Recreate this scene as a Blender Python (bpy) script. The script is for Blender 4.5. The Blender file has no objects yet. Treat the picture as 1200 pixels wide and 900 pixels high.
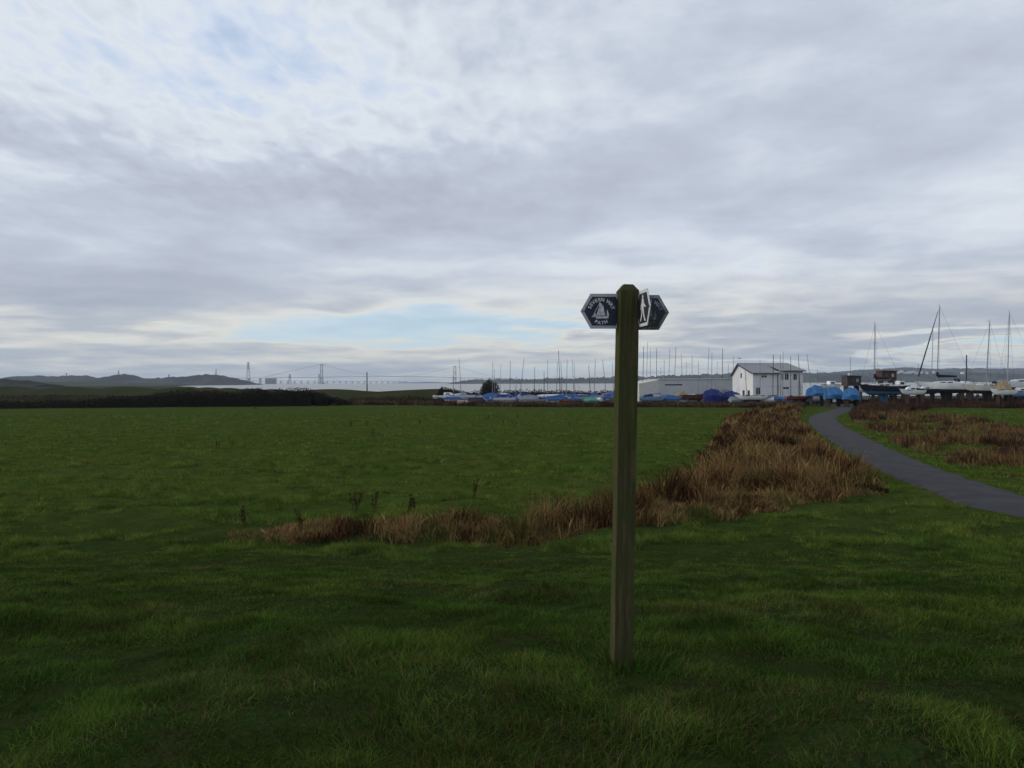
import bpy, math, random
import numpy as np
from mathutils import Matrix, Vector, Euler
R = math.radians
random.seed(7); rng = np.random.default_rng(11)
scene = bpy.context.scene
COL = scene.collection
F = 900.0           # focal length in photo pixels (1200 wide)

# ------------------------------------------------------------------ camera
EYE = Vector((0, 0, 4.0))
CAMR = (Matrix.Rotation(R(90 - 0.127), 3, 'X') @ Matrix.Rotation(R(-0.20), 3, 'Z'))
cam_d = bpy.data.cameras.new('camera'); cam = bpy.data.objects.new('camera', cam_d)
COL.objects.link(cam); scene.camera = cam
cam.matrix_world = Matrix.Translation(EYE) @ CAMR.to_4x4()
cam_d.sensor_width = 36; cam_d.lens = 27.0; cam_d.clip_start = 0.05; cam_d.clip_end = 40000

def ray(px, py): return CAMR @ Vector(((px - 600) / F, (450 - py) / F, -1))
def at(px, py, d):
    r = ray(px, py); return EYE + r * (d / r.y)
def gnd(px, py, z=0.0):
    r = ray(px, py); return EYE + r * ((z - EYE.z) / r.z)
def to_px(p):
    q = CAMR.transposed() @ (Vector(p) - EYE); return 600 + F * q.x / -q.z, 450 - F * q.y / -q.z

# ------------------------------------------------------------------ node helpers
class S:
    def __init__(s, nt, sock): s.nt = nt; s.k = sock
    def _m(s, op, *o, clamp=False):
        n = s.nt.nodes.new('ShaderNodeMath'); n.operation = op; n.use_clamp = clamp
        for i, v in enumerate((s,) + o):
            if isinstance(v, S): s.nt.links.new(v.k, n.inputs[i])
            else: n.inputs[i].default_value = v
        return S(s.nt, n.outputs[0])
    def __add__(s, o): return s._m('ADD', o)
    def __sub__(s, o): return s._m('SUBTRACT', o)
    def __mul__(s, o): return s._m('MULTIPLY', o)
    def __truediv__(s, o): return s._m('DIVIDE', o)
    def clamp(s): return s._m('ADD', 0.0, clamp=True)
    def mr(s, a, b, c=0.0, d=1.0, smooth=True):
        n = s.nt.nodes.new('ShaderNodeMapRange'); n.interpolation_type = 'SMOOTHSTEP' if smooth else 'LINEAR'
        s.nt.links.new(s.k, n.inputs[0])
        for i, v in enumerate((a, b, c, d)): n.inputs[i + 1].default_value = v
        return S(s.nt, n.outputs[0])
def const(nt, v):
    n = nt.nodes.new('ShaderNodeValue'); n.outputs[0].default_value = v; return S(nt, n.outputs[0])
def noise(nt, vec, scale, detail=4, rough=.5, dist=0.0, lac=2.0):
    n = nt.nodes.new('ShaderNodeTexNoise')
    n.inputs['Scale'].default_value = scale; n.inputs['Detail'].default_value = detail
    n.inputs['Roughness'].default_value = rough; n.inputs['Distortion'].default_value = dist
    n.inputs['Lacunarity'].default_value = lac
    if vec is not None: nt.links.new(vec, n.inputs['Vector'])
    return S(nt, n.outputs[0])
def mixc(nt, f, a, b, mode='MIX'):
    n = nt.nodes.new('ShaderNodeMix'); n.data_type = 'RGBA'; n.blend_type = mode; n.clamp_factor = True
    for i, v in ((0, f), (6, a), (7, b)):
        v = v.k if isinstance(v, S) else v
        if isinstance(v, bpy.types.NodeSocket): nt.links.new(v, n.inputs[i])
        elif i == 0: n.inputs[0].default_value = v
        else: n.inputs[i].default_value = (*v[:3], 1)
    return n.outputs[2]
def scaled_vec(nt, vec, sx, sy, sz, rot=(0, 0, 0)):
    n = nt.nodes.new('ShaderNodeMapping'); n.inputs['Scale'].default_value = (sx, sy, sz)
    n.inputs['Rotation'].default_value = rot
    nt.links.new(vec, n.inputs['Vector']); return n.outputs[0]

MATS = {}
def mat(name, c, c2=None, rough=.7, metal=0.0, scale=3.0, bump=0.0, bscale=None, stretch=(1, 1, 1), spec=.15, detail=5, lo=.35, hi=.65):
    if name in MATS: return MATS[name]
    m = bpy.data.materials.new(name); m.use_nodes = True; nt = m.node_tree
    b = nt.nodes['Principled BSDF']
    b.inputs['Roughness'].default_value = rough; b.inputs['Metallic'].default_value = metal
    b.inputs['Specular IOR Level'].default_value = spec
    tc = nt.nodes.new('ShaderNodeTexCoord')
    v = scaled_vec(nt, tc.outputs['Object'], *stretch)
    if c2 is None: c2 = tuple(k * .8 for k in c)
    f = noise(nt, v, scale, detail, .6).mr(lo, hi)
    nt.links.new(mixc(nt, f, c, c2), b.inputs['Base Color'])
    if bump:
        bn = nt.nodes.new('ShaderNodeBump'); bn.inputs['Strength'].default_value = bump
        bn.inputs['Distance'].default_value = .02
        nt.links.new(noise(nt, v, bscale or scale * 3, 6, .6).k, bn.inputs['Height'])
        nt.links.new(bn.outputs[0], b.inputs['Normal'])
    MATS[name] = m; return m
def leafmat(name, trans=.25, rough=.6, gloss=.0, tint=(1, 1, 1)):
    """diffuse + translucent, colour from the per-blade 'Col' attribute"""
    if name in MATS: return MATS[name]
    m = bpy.data.materials.new(name); m.use_nodes = True; nt = m.node_tree
    for n in list(nt.nodes): nt.nodes.remove(n)
    a = nt.nodes.new('ShaderNodeAttribute'); a.attribute_name = 'Col'
    d = nt.nodes.new('ShaderNodeBsdfDiffuse'); t = nt.nodes.new('ShaderNodeBsdfTranslucent')
    mx = nt.nodes.new('ShaderNodeMixShader'); mx.inputs[0].default_value = trans
    g = nt.nodes.new('ShaderNodeBsdfGlossy'); g.inputs['Roughness'].default_value = rough
    m2 = nt.nodes.new('ShaderNodeMixShader'); m2.inputs[0].default_value = gloss
    o = nt.nodes.new('ShaderNodeOutputMaterial')
    nt.links.new(a.outputs['Color'], d.inputs['Color']); nt.links.new(a.outputs['Color'], t.inputs['Color'])
    nt.links.new(d.outputs[0], mx.inputs[1]); nt.links.new(t.outputs[0], mx.inputs[2])
    nt.links.new(mx.outputs[0], m2.inputs[1]); nt.links.new(g.outputs[0], m2.inputs[2])
    nt.links.new(m2.outputs[0], o.inputs[0])
    MATS[name] = m; return m

# ------------------------------------------------------------------ object helpers
def link(name, data, parent=None, loc=None, rot=None):
    o = bpy.data.objects.new(name, data); COL.objects.link(o)
    if parent is not None: o.parent = parent
    if loc is not None: o.location = loc
    if rot is not None: o.rotation_euler = rot
    return o
def tag(o, label, cat, group=None):
    o['label'] = label; o['category'] = cat
    if group: o['group'] = group
    return o
def thing(name, label, cat, loc=(0, 0, 0), rz=0, group=None):
    return tag(link(name, None, None, loc, (0, 0, rz)), label, cat, group)
def structure(o): o['kind'] = 'structure'; return o
def stuff(o, label, cat): o['kind'] = 'stuff'; o['label'] = label; o['category'] = cat; return o

class MB:
    def __init__(s): s.v = []; s.f = []
    def add(s, vs, fs):
        n = len(s.v); s.v += [tuple(p) for p in vs]; s.f += [tuple(i + n for i in f) for f in fs]; return s
    def box(s, c, d, rz=0, ry=0, rx=0):
        m = Euler((rx, ry, rz)).to_matrix(); c = Vector(c); h = [k / 2 for k in d]
        vs = [c + m @ Vector((x * h[0], y * h[1], z * h[2])) for x in (-1, 1) for y in (-1, 1) for z in (-1, 1)]
        return s.add(vs, [(0, 1, 3, 2), (4, 6, 7, 5), (0, 4, 5, 1), (2, 3, 7, 6), (0, 2, 6, 4), (1, 5, 7, 3)])
    def cyl(s, p0, p1, r0, r1=None, n=8):
        if r1 is None: r1 = r0
        p0 = Vector(p0); p1 = Vector(p1); d = (p1 - p0).normalized()
        a = d.orthogonal().normalized(); b = d.cross(a)
        vs = []
        for p, r in ((p0, r0), (p1, r1)):
            for k in range(n):
                t = 2 * math.pi * k / n; vs.append(p + a * math.cos(t) * r + b * math.sin(t) * r)
        fs = [(k, (k + 1) % n, n + (k + 1) % n, n + k) for k in range(n)]
        fs += [tuple(range(n))[::-1], tuple(range(n, 2 * n))]
        return s.add(vs, fs)
    def path(s, pts, r, n=6):
        for a, b in zip(pts[:-1], pts[1:]): s.cyl(a, b, r, r, n)
        return s
    def prism(s, pts2, fn, t):
        """polygon pts2 extruded: fn(x,y,w)->3d, w in (0,t)"""
        n = len(pts2); vs = [fn(x, y, 0) for x, y in pts2] + [fn(x, y, t) for x, y in pts2]
        fs = [tuple(range(n)), tuple(range(n, 2 * n))[::-1]] + [(k, n + k, n + (k + 1) % n, (k + 1) % n) for k in range(n)]
        return s.add(vs, fs)
    def mesh(s, name, m=None, smooth=False):
        me = bpy.data.meshes.new(name); me.from_pydata(s.v, [], s.f)
        me.validate(); me.update()
        if m: me.materials.append(m)
        if smooth:
            for p in me.polygons: p.use_smooth = True
        return me
    def build(s, name, m, parent=None, loc=None, rot=None, smooth=False):
        return link(name, s.mesh(name, m, smooth), parent, loc, rot)

def np_mesh(name, V, T, C=None, m=None, smooth=False):
    me = bpy.data.meshes.new(name)
    V = np.ascontiguousarray(V, dtype=np.float32); T = np.ascontiguousarray(T, dtype=np.int32)
    k = T.shape[1]
    me.vertices.add(len(V)); me.vertices.foreach_set('co', V.ravel())
    me.loops.add(T.size); me.loops.foreach_set('vertex_index', T.ravel())
    me.polygons.add(len(T)); me.polygons.foreach_set('loop_start', np.arange(0, T.size, k, dtype=np.int32))
    me.polygons.foreach_set('use_smooth', np.full(len(T), smooth))
    me.update(calc_edges=True)
    if C is not None:
        a = me.color_attributes.new('Col', 'FLOAT_COLOR', 'POINT')
        a.data.foreach_set('color', np.concatenate([C, np.ones((len(C), 1))], 1).astype(np.float32).ravel())
    if m: me.materials.append(m)
    return me

# ------------------------------------------------------------------ numpy noise
def _h(i, j, s):
    n = (i.astype(np.int64) * 374761393 + j.astype(np.int64) * 668265263 + s * 1442695041) & 0xffffffff
    n = ((n ^ (n >> 13)) * 1274126177) & 0xffffffff
    return ((n ^ (n >> 16)) & 0xffff) / 65535.0
def vn(x, y, s=0):
    x = np.asarray(x, float); y = np.asarray(y, float)
    i = np.floor(x); j = np.floor(y); u = x - i; v = y - j
    u = u * u * (3 - 2 * u); v = v * v * (3 - 2 * v)
    return (_h(i, j, s) * (1 - u) * (1 - v) + _h(i + 1, j, s) * u * (1 - v) + _h(i, j + 1, s) * (1 - u) * v + _h(i + 1, j + 1, s) * u * v)
def fbm(x, y, s=0, o=4):
    t = 0; a = .5; x = np.asarray(x, float); y = np.asarray(y, float)
    for k in range(o):
        t = t + a * vn(x * 2 ** k + 17.3 * k, y * 2 ** k - 9.1 * k, s + k); a *= .5
    return t / (1 - .5 ** o)
def sstep(a, b, x):
    t = np.clip((np.asarray(x, float) - a) / (b - a), 0, 1); return t * t * (3 - 2 * t)
def dist_poly(x, y, P):
    """distance to polyline, and parameter of nearest segment point (index)"""
    best = np.full(np.shape(x), 1e18); par = np.zeros(np.shape(x))
    for k in range(len(P) - 1):
        ax, ay = P[k]; bx, by = P[k + 1]; dx, dy = bx - ax, by - ay
        t = np.clip(((x - ax) * dx + (y - ay) * dy) / (dx * dx + dy * dy), 0, 1)
        d = (x - ax - t * dx) ** 2 + (y - ay - t * dy) ** 2
        m = d < best; best = np.where(m, d, best); par = np.where(m, k + t, par)
    return np.sqrt(best), par
def inside(x, y, P):
    c = np.zeros(np.shape(x), bool); n = len(P)
    for k in range(n):
        ax, ay = P[k]; bx, by = P[(k + 1) % n]
        if ay == by: continue
        c ^= ((ay > y) != (by > y)) & (x < (bx - ax) * (y - ay) / (by - ay) + ax)
    return c

def g2(px, py, z=0.): p = gnd(px, py, z); return (p.x, p.y)
def p2(px, d): p = at(px, 448, d); return (p.x, p.y)
# road centre line (world, on the flat)
def catmull(P, n=10):
    P = [Vector(p) for p in P]; P = [2 * P[0] - P[1]] + P + [2 * P[-1] - P[-2]]; out = []
    for i in range(1, len(P) - 2):
        for k in range(n):
            t = k / n; a, b, c, d = P[i - 1:i + 3]
            out.append(.5 * ((2 * b) + (c - a) * t + (2 * a - 5 * b + 4 * c - d) * t * t + (3 * b - a - 3 * c + d) * t ** 3))
    out.append(P[-2]); return out
ROADC = [g2(*p) for p in ((1200, 596), (1140, 577), (1080, 556), (1030, 534), (992, 513), (970, 499), (964, 490), (975, 484), (990, 479.5), (1001, 475.5), (1003, 471))]
ROADC = [(34, 9.5), (24, 12), (18.3, 16.5)] + ROADC
ROAD = [tuple(p) for p in catmull(ROADC, 18)]
RIDGE = [p2(-330, 300), p2(0, 290), p2(220, 250), p2(330, 205), p2(420, 196), p2(512, 192)]

def height(x, y, small=True):
    x = np.asarray(x, float); y = np.asarray(y, float)
    z = 2.575 * (1 - sstep(2.6, 18.8, y + .5 * (fbm(x * .12, y * .05, 5) - .5)))
    dr, _ = dist_poly(x, y, ROAD)
    flat = sstep(1.7, 6.0, dr)
    z = z * flat
    rd, _ = dist_poly(x, y, RIDGE)
    z = z + np.interp(x, [-200, -105, -61, -18], [3.1, 2.95, 2.35, 2.5]) * np.exp(-(rd / 7.0) ** 2)
    # river bed beyond the shore; land carries on at the far left
    yw = np.interp(x, [p[0] for p in RIDGE], [p[1] for p in RIDGE]) + 16
    lx = x + .415 * y + 12
    land_left = sstep(0, 30, -lx) * (y > 100) * (y < 3200)
    sh = sstep(0, 14, y - yw) * (1 - land_left)
    z = z * (1 - sh) - 5.0 * sh
    if small:
        a = sstep(170, 90, y) * sstep(1.6, 3.2, dr)
        a0 = a * np.exp(-np.maximum(y - 40, 0) / 60)
        z = z + a * .18 * (fbm(x * .35, y * .35, 21) - .5) + a0 * (.21 * (fbm(x * 1.3, y * 1.3, 31, 3) - .5) + .07 * (fbm(x * 4., y * 4., 41, 2) - .5))
        # the ditch under the reeds
        dd, _ = dist_poly(x, y, DITCH)
        z = z - (.10 + .55 * sstep(-3, -1.2, x)) * np.exp(-(dd / .6) ** 2) * sstep(-8.5, -5, x)
    return z
DITCH = [g2(250, 643), g2(520, 630), g2(620, 629), g2(700, 604), g2(770, 578), g2(835, 535), g2(865, 510), g2(880, 492), g2(905, 480)]
def hz(x, y): return float(height(np.array([x]), np.array([y]))[0])

# ------------------------------------------------------------------ ground sheet
def axis(f0, f1, step, far, n):
    a = np.arange(f0, f1 + 1e-6, step)
    g = np.geomspace(step, far, n)
    return a, g
xa = np.arange(-34, 34.01, .22)
gx = np.geomspace(.35, 11000, 130)
gx2 = 216 + np.geomspace(3, 11000, 90)
xs = np.concatenate([-gx2[::-1], np.arange(-216, -34.2, 1.6), xa, 34 + gx])
ys1 = np.concatenate([np.arange(-30, 1.5, 1.5), np.arange(1.5, 46, .2), 46 + np.geomspace(.25, 11500, 190)])
X, Y = np.meshgrid(xs, ys1); Z = height(X, Y)
nx, ny = len(xs), len(ys1)
idx = np.arange(nx * ny).reshape(ny, nx)
T = np.stack([idx[:-1, :-1], idx[:-1, 1:], idx[1:, 1:], idx[1:, :-1]], -1).reshape(-1, 4)
gm = bpy.data.materials.new('meadow_ground'); gm.use_nodes = True; nt = gm.node_tree; b = nt.nodes['Principled BSDF']
b.inputs['Roughness'].default_value = .95; b.inputs['Specular IOR Level'].default_value = .0
geo = nt.nodes.new('ShaderNodeNewGeometry'); P = geo.outputs['Position']
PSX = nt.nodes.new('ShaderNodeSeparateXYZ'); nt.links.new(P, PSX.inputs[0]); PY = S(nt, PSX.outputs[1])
n1 = noise(nt, P, .09, 5, .6).mr(.35, .65); n2 = noise(nt, P, .9, 5, .65).mr(.35, .68); n3 = noise(nt, P, 5., 4, .7).mr(.3, .7)
c = mixc(nt, n1, (.058, .096, .016), (.078, .094, .022))
c = mixc(nt, n2 * .6, c, (.018, .036, .006))
c = mixc(nt, n3 * .5, c, (.022, .030, .007))
n4 = noise(nt, P, .25, 6, .7).mr(.62, .75)
c = mixc(nt, n4 * .4, c, (.09, .07, .03))
c = mixc(nt, PY.mr(30, 14), c, mixc(nt, n3, (.018, .036, .008), (.024, .027, .010)))      # bank ground darkened: shade between the grass blades put into the colour
c = mixc(nt, PY.mr(150, 185), c, mixc(nt, n1, (.024, .036, .012), (.045, .040, .020)))      # rough grazing beyond the field
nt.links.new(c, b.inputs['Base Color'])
bn = nt.nodes.new('ShaderNodeBump'); bn.inputs['Strength'].default_value = 1.0; bn.inputs['Distance'].default_value = .35
hh = noise(nt, P, .8, 6, .65) + noise(nt, P, 3.5, 4, .6) * .35
nt.links.new(hh.k, bn.inputs['Height']); nt.links.new(bn.outputs[0], b.inputs['Normal'])
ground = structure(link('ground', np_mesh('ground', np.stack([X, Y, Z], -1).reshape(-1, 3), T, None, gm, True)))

# ------------------------------------------------------------------ road and yard
def strip(path, w, z, name, m, cross=5, jit=0.):
    V = []; n = len(path)
    for i, p in enumerate(path):
        a = Vector(path[max(i - 1, 0)]); c_ = Vector(path[min(i + 1, n - 1)]); t = (c_ - a).normalized(); nrm = Vector((-t.y, t.x))
        for k in range(cross):
            u = k / (cross - 1) * 2 - 1
            j = jit * (random.random() - .5) if abs(u) == 1 else 0
            q = Vector(p) + nrm * (u * w / 2 + j)
            V.append((q.x, q.y, z + .05 * (1 - u * u) - (.07 if abs(u) == 1 else 0)))
    Fs = [(i * cross + k, i * cross + k + 1, (i + 1) * cross + k + 1, (i + 1) * cross + k) for i in range(n - 1) for k in range(cross - 1)]
    mb = MB(); mb.add(V, Fs); return mb.build(name, m, smooth=True)
am = mat('worn_asphalt', (.019, .019, .022), (.034, .033, .036), rough=.9, scale=.9, detail=9, bump=.8, bscale=30, spec=.25)
structure(strip(ROAD, 3.15, .03, 'road', am, 7, .34))
yard_m = mat('yard_gravel', (.060, .057, .052), (.035, .036, .026), rough=.95, scale=.35, bump=.5, bscale=8, detail=8)
yp = [p2(518, 134), p2(700, 131), p2(860, 131), p2(950, 126), p2(988, 112), p2(1010, 112), p2(1030, 125), p2(1250, 135), p2(1400, 190), p2(860, 204), p2(518, 186)]
mb = MB(); mb.add([(x, y, .012 + .02) for x, y in yp], [tuple(range(len(yp)))]); 
structure(mb.build('boat_yard_surface', yard_m))

# ------------------------------------------------------------------ water
wm = bpy.data.materials.new('estuary_water'); wm.use_nodes = True; nt = wm.node_tree; b = nt.nodes['Principled BSDF']
b.inputs['Base Color'].default_value = (.20, .19, .17, 1); b.inputs['Roughness'].default_value = .28; b.inputs['IOR'].default_value = 1.33
geo = nt.nodes.new('ShaderNodeNewGeometry')
bn = nt.nodes.new('ShaderNodeBump'); bn.inputs['Strength'].default_value = .25; bn.inputs['Distance'].default_value = .3
nt.links.new(noise(nt, scaled_vec(nt, geo.outputs['Position'], .3, 1, 1), .25, 5, .6).k, bn.inputs['Height']); nt.links.new(bn.outputs[0], b.inputs['Normal'])
mb = MB(); mb.add([(-11500, 150, -2), (11500, 150, -2), (11500, 11800, -2), (-11500, 11800, -2)], [(0, 1, 2, 3)])
structure(mb.build('estuary_water', wm))

# ------------------------------------------------------------------ grass
ROADA = ROAD
REED = [g2(258, 640), g2(400, 634), g2(520, 629), g2(575, 633), g2(620, 633), g2(650, 626), g2(700, 616), g2(770, 619), g2(850, 609), g2(910, 598), g2(985, 587), g2(1040, 577),
        g2(1022, 556), g2(985, 536), g2(955, 512), g2(938, 494), g2(938, 481), g2(940, 474.5)]
def top2(px, py, h): d = 900 * (4 - h) / (py - 448 + (px - 600) * .0035); return p2(px, d)
REEDT = [top2(880, 474.5, .9), top2(850, 482, 1.), top2(835, 500, 1.), top2(795, 530, 1.), top2(725, 550, 1.), top2(665, 562, 1.), top2(600, 574, .95), top2(560, 582, .7), top2(500, 596, .4), top2(420, 604, .2), top2(340, 612, .12), top2(262, 628, .05)]
REEDP = REED + REEDT
RIGHTP = [g2(1000, 497), g2(1035, 516), g2(1100, 541), g2(1150, 556), g2(1260, 580), g2(1300, 520), g2(1180, 500), g2(1120, 490), g2(1060, 478), g2(1020, 478)]

def blade_mesh(x, y, z, h, w, ang, lean, col, seg2=True):
    n = len(x); ca, sa = np.cos(ang), np.sin(ang)
    th = rng.uniform(0, 2 * np.pi, n); wx, wy = np.cos(th) * w / 2, np.sin(th) * w / 2
    base = np.stack([x, y, z - .02], -1)
    tip = base + np.stack([ca * lean * h, sa * lean * h, h * np.sqrt(np.maximum(1 - .6 * np.minimum(lean, 1.2) ** 2, .15))], -1)
    W = np.stack([wx, wy, np.zeros(n)], -1)
    if seg2:
        mid = base + np.stack([ca * lean * h * .3, sa * lean * h * .3, (tip - base)[:, 2] * .62], -1)
        V = np.stack([base - W, base + W, mid - W * .8, mid + W * .8, tip], 1).reshape(-1, 3)
        o = np.arange(n)[:, None, None] * 5
        T = (o + np.array([[0, 1, 3], [0, 3, 2], [2, 3, 4]])[None]).reshape(-1, 3); k = 5
        s = np.array([.75, .75, 1, 1, 1.08])
    else:
        V = np.stack([base - W, base + W, tip], 1).reshape(-1, 3)
        T = np.arange(n * 3).reshape(n, 3); k = 3; s = np.array([1, 1, 1.])
    C = (col[:, None, :] * np.ones((1, k, 1))).reshape(-1, 3)
    return V, T, C
def merge(parts):
    V = []; T = []; C = []; o = 0
    for v, t, c_ in parts: V.append(v); T.append(t + o); C.append(c_); o += len(v)
    return np.concatenate(V), np.concatenate(T), np.concatenate(C)

def sample_wedge(d0, d1, dens, side=1.22):
    tw = .6667 * side; pad = 1.2
    area = tw * (d1 * d1 - d0 * d0) + 2 * pad * (d1 - d0); n = int(area * dens)
    d = np.sqrt(rng.uniform(d0 * d0, d1 * d1, n)); x = rng.uniform(-1, 1, n) * (tw * d + pad)
    return x, d
parts = []
shells = [(2.2, 4.5, 12000), (4.5, 7, 8000), (7, 10, 4600), (10, 14, 2600), (14, 20, 1500), (20, 28, 700), (28, 40, 340), (40, 60, 140), (60, 100, 40)]
for d0, d1, dens in shells:
    x, y = sample_wedge(d0, d1, dens)
    dr, _ = dist_poly(x, y, ROADA); keep = dr > 1.38 + .35 * vn(x * 1.5, y * 1.5, 3)
    big = fbm(x * .5, y * .5, 61, 3); clump = fbm(x * 2.2, y * 2.2, 71, 3); fine = vn(x * 9, y * 9, 81)
    tuf = fbm(x * .8 + 40, y * 1.1, 91, 3)
    inr = inside(x, y, REEDP)
    keep &= ~(inr & (rng.random(len(x)) < .75))
    keep &= rng.random(len(x)) < .82 + .5 * sstep(.3, .6, clump)
    x, y, big, clump, fine, tuf = [a[keep] for a in (x, y, big, clump, fine, tuf)]
    z = height(x, y); n = len(x)
    d = y
    field = sstep(15.5, 19, d)
    hb = .030 + .038 * sstep(.35, .7, clump) + .02 * fine
    hb = hb * (1 - field) + field * (.035 + .17 * sstep(.44, .64, tuf) * (0.35 + .95 * fine))
    h = hb * rng.uniform(.6, 1.35, n)
    w = np.maximum(.0034, .00078 * d) * rng.uniform(.7, 1.4, n)
    ang = vn(x * 1.6, y * 1.6, 101) * 12 + rng.normal(0, 1.5, n); lean = np.abs(rng.normal(.85, .35, n))
    g1 = np.array([.041, .086, .013]); g2_ = np.array([.075, .105, .018]); br = np.array([.115, .095, .040]); dk = np.array([.020, .048, .009])
    f = np.clip(big * 1.6 - .35 + rng.normal(0, .2, n), 0, 1)[:, None]
    col = g1 * (1 - f) + g2_ * f
    fd = np.clip((.55 - clump) * 2.2 + rng.normal(0, .15, n), 0, .8)[:, None]; col = col * (1 - fd) + dk * fd
    pb = .04 + .28 * sstep(.52, .7, fbm(x * .9 + 7, y * .9, 111, 3)) * (1 - .75 * field)
    isb = (rng.random(n) < pb * 1.1 + .03)[:, None]
    col = np.where(isb, br * rng.uniform(.4, 1.0, (n, 1)), col)
    col = col * rng.uniform(.5, 1.55, (n, 1)) * (.80 + .42 * sstep(.3, .68, vn(x * 3.1, y * 3.1, 77)))[:, None]
    col = col * (1 + field * (.35 + .5 * (sstep(.42, .62, tuf) - .5)))[:, None] * (1 + field[:, None] * np.array([.12, 0, 0]))
    parts.append(blade_mesh(x, y, z, h, w, ang, lean, col, d1 <= 14))
# long grass tuft at the foot of the post
PB = (0.578, 4.09)
n = 2300; r = np.abs(rng.normal(0, .2, n)) + .03; a = rng.uniform(0, 2 * np.pi, n)
x = PB[0] + r * np.cos(a) * 1.5 + .08 * (a > 3) * r; y = PB[1] + r * np.sin(a); 
k = ~((np.abs(x - PB[0]) < .065) & (np.abs(y - PB[1]) < .065)); x, y, r, a = x[k], y[k], r[k], a[k]; n = len(x)
col = np.array([.034, .078, .011]) * rng.uniform(.5, 1.6, (n, 1)); bb = rng.random(n) < .12; col[bb] = np.array([.15, .12, .05])
parts.append(blade_mesh(x, y, height(x, y), rng.uniform(.04, .14, n) * (1 - .5 * np.minimum(r / .5, 1)), rng.uniform(.003, .006, n), a + rng.normal(0, .5, n), np.abs(rng.normal(.7, .3, n)), col, True))
V, T, C = merge(parts)
stuff(link('meadow_grass', np_mesh('meadow_grass', V, T, C, leafmat('grass_blades', .22))), 'rough green meadow grass covering the bank and the field', 'grass')
print('grass tris', len(T))

# ------------------------------------------------------------------ dead reeds, scrub, bracken
def reeds(name, label, cat, poly, dens, hfun, palette, wmul=.0011, wmin=.012, lean0=.35, gloss=.0, keepf=None, leaf=.0, cols_scale=.9, shift=None):
    xs_ = [p[0] for p in poly]; ys_ = [p[1] for p in poly]; x0, x1, y0, y1 = min(xs_), max(xs_), min(ys_), max(ys_)
    n = int((x1 - x0) * (y1 - y0) * dens(y0)); n = min(n, 6000000)
    x = rng.uniform(x0, x1, n); y = rng.uniform(y0, y1, n)
    k = rng.random(n) < dens(y) / dens(y0); x, y = x[k], y[k]
    jx = x + .9 * (fbm(x * .8, y * .8, 201, 3) - .5); jy = y + .9 * (fbm(x * .8, y * .8, 211, 3) - .5)
    k = inside(jx, jy, poly); x, y = x[k], y[k]
    dr, _ = dist_poly(x, y, ROADA); k = dr > 2.3; x, y = x[k], y[k]
    if keepf is not None: k = rng.random(len(x)) < keepf(x, y); x, y = x[k], y[k]
    n = len(x); z = height(x, y)
    cl = fbm(x * cols_scale, y * cols_scale, 221, 3); tu = fbm(x * 1.7, y * 1.7, 231, 2)
    h = hfun(x, y) * (.5 + .85 * tu) * rng.uniform(.3, 1.15, n)
    w = np.maximum(wmin, wmul * y) * rng.uniform(.5, 1.7, n)
    ang = fbm(x * .7, y * .7, 241, 2) * 14 + rng.normal(0, 1.4, n); lean = np.abs(rng.normal(lean0, .32, n))
    pal = np.array(palette); t = np.clip((cl - .3) * 2.4 + rng.normal(0, .2, n) + (shift(x, y) if shift else 0), 0, .999) * (len(pal) - 1)
    i = t.astype(int); f = (t - i)[:, None]; col = pal[i] * (1 - f) + pal[np.minimum(i + 1, len(pal) - 1)] * f
    col = col * rng.uniform(.6, 1.35, (n, 1))
    print(name, n)
    V, T, C = blade_mesh(x, y, z, h, w, ang, lean, col, True)
    return stuff(link(name, np_mesh(name, V, T, C, leafmat('dry_stems', .2, .7, gloss))), label, cat)
edge = REEDP
def reed_h(x, y):
    dd, _ = dist_poly(x, y, REEDP + [REEDP[0]])
    base = .36 + .10 * sstep(-7, -3.5, x) + .58 * sstep(-3.2, 0.2, x)
    base = np.where(y > 34, np.minimum(base, .85), base)
    return base * (.5 + .5 * sstep(0, .8, dd)) * np.where(x < -2.5, .85 + .3 * vn(x * 1.3, y, 302), .38 + .95 * sstep(.3, .7, fbm(x * .55, y * .55, 301, 3)))
reeds('dead_reeds', 'tawny and rust brown dead reeds filling the ditch beside the lane', 'reeds', REEDP, lambda y: 520 * np.minimum(1, (22 / y)) ** 1.7, reed_h,
      [(.040, .022, .012), (.092, .046, .021), (.165, .090, .036), (.245, .148, .060), (.30, .20, .088), (.18, .13, .05), (.085, .09, .024)], keepf=lambda x, y: .25 + .75 * sstep(.33, .5, fbm(x * .8, y * .8, 311, 2)), lean0=.55, shift=lambda x, y: -.22 * sstep(28, 45, y) + .12 * sstep(28, 22, y) * sstep(0, 4, x))
reeds('dry_bracken', 'patchy brown bracken and coarse grass on the right verge of the lane', 'bracken', RIGHTP, lambda y: 160 * np.minimum(1, (32 / y)) ** 1.6,
      lambda x, y: .15 + .55 * sstep(.45, .6, fbm(x * .22, y * .22, 321, 3)),
      [(.05, .030, .018), (.095, .050, .028), (.20, .12, .052), (.13, .11, .037)], keepf=lambda x, y: .05 + .95 * sstep(.40, .52, fbm(x * .22, y * .22, 321, 3)))
FRONTP = [p2(395, 139), p2(470, 136), p2(520, 132), p2(600, 124), p2(720, 122), p2(860, 118), p2(938, 113), p2(945, 119), p2(868, 127), p2(720, 130), p2(600, 132), p2(520, 138), p2(400, 146)]
reeds('scrub_strip', 'low reddish brown scrub along the far edge of the field', 'scrub', FRONTP, lambda y: 45 + 0 * y,
      lambda x, y: .55 + .6 * fbm(x * .15, y * .3, 331, 3), [(.04, .022, .02), (.065, .036, .024), (.13, .09, .045), (.06, .055, .025)], wmul=.0009, cols_scale=.25)
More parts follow.
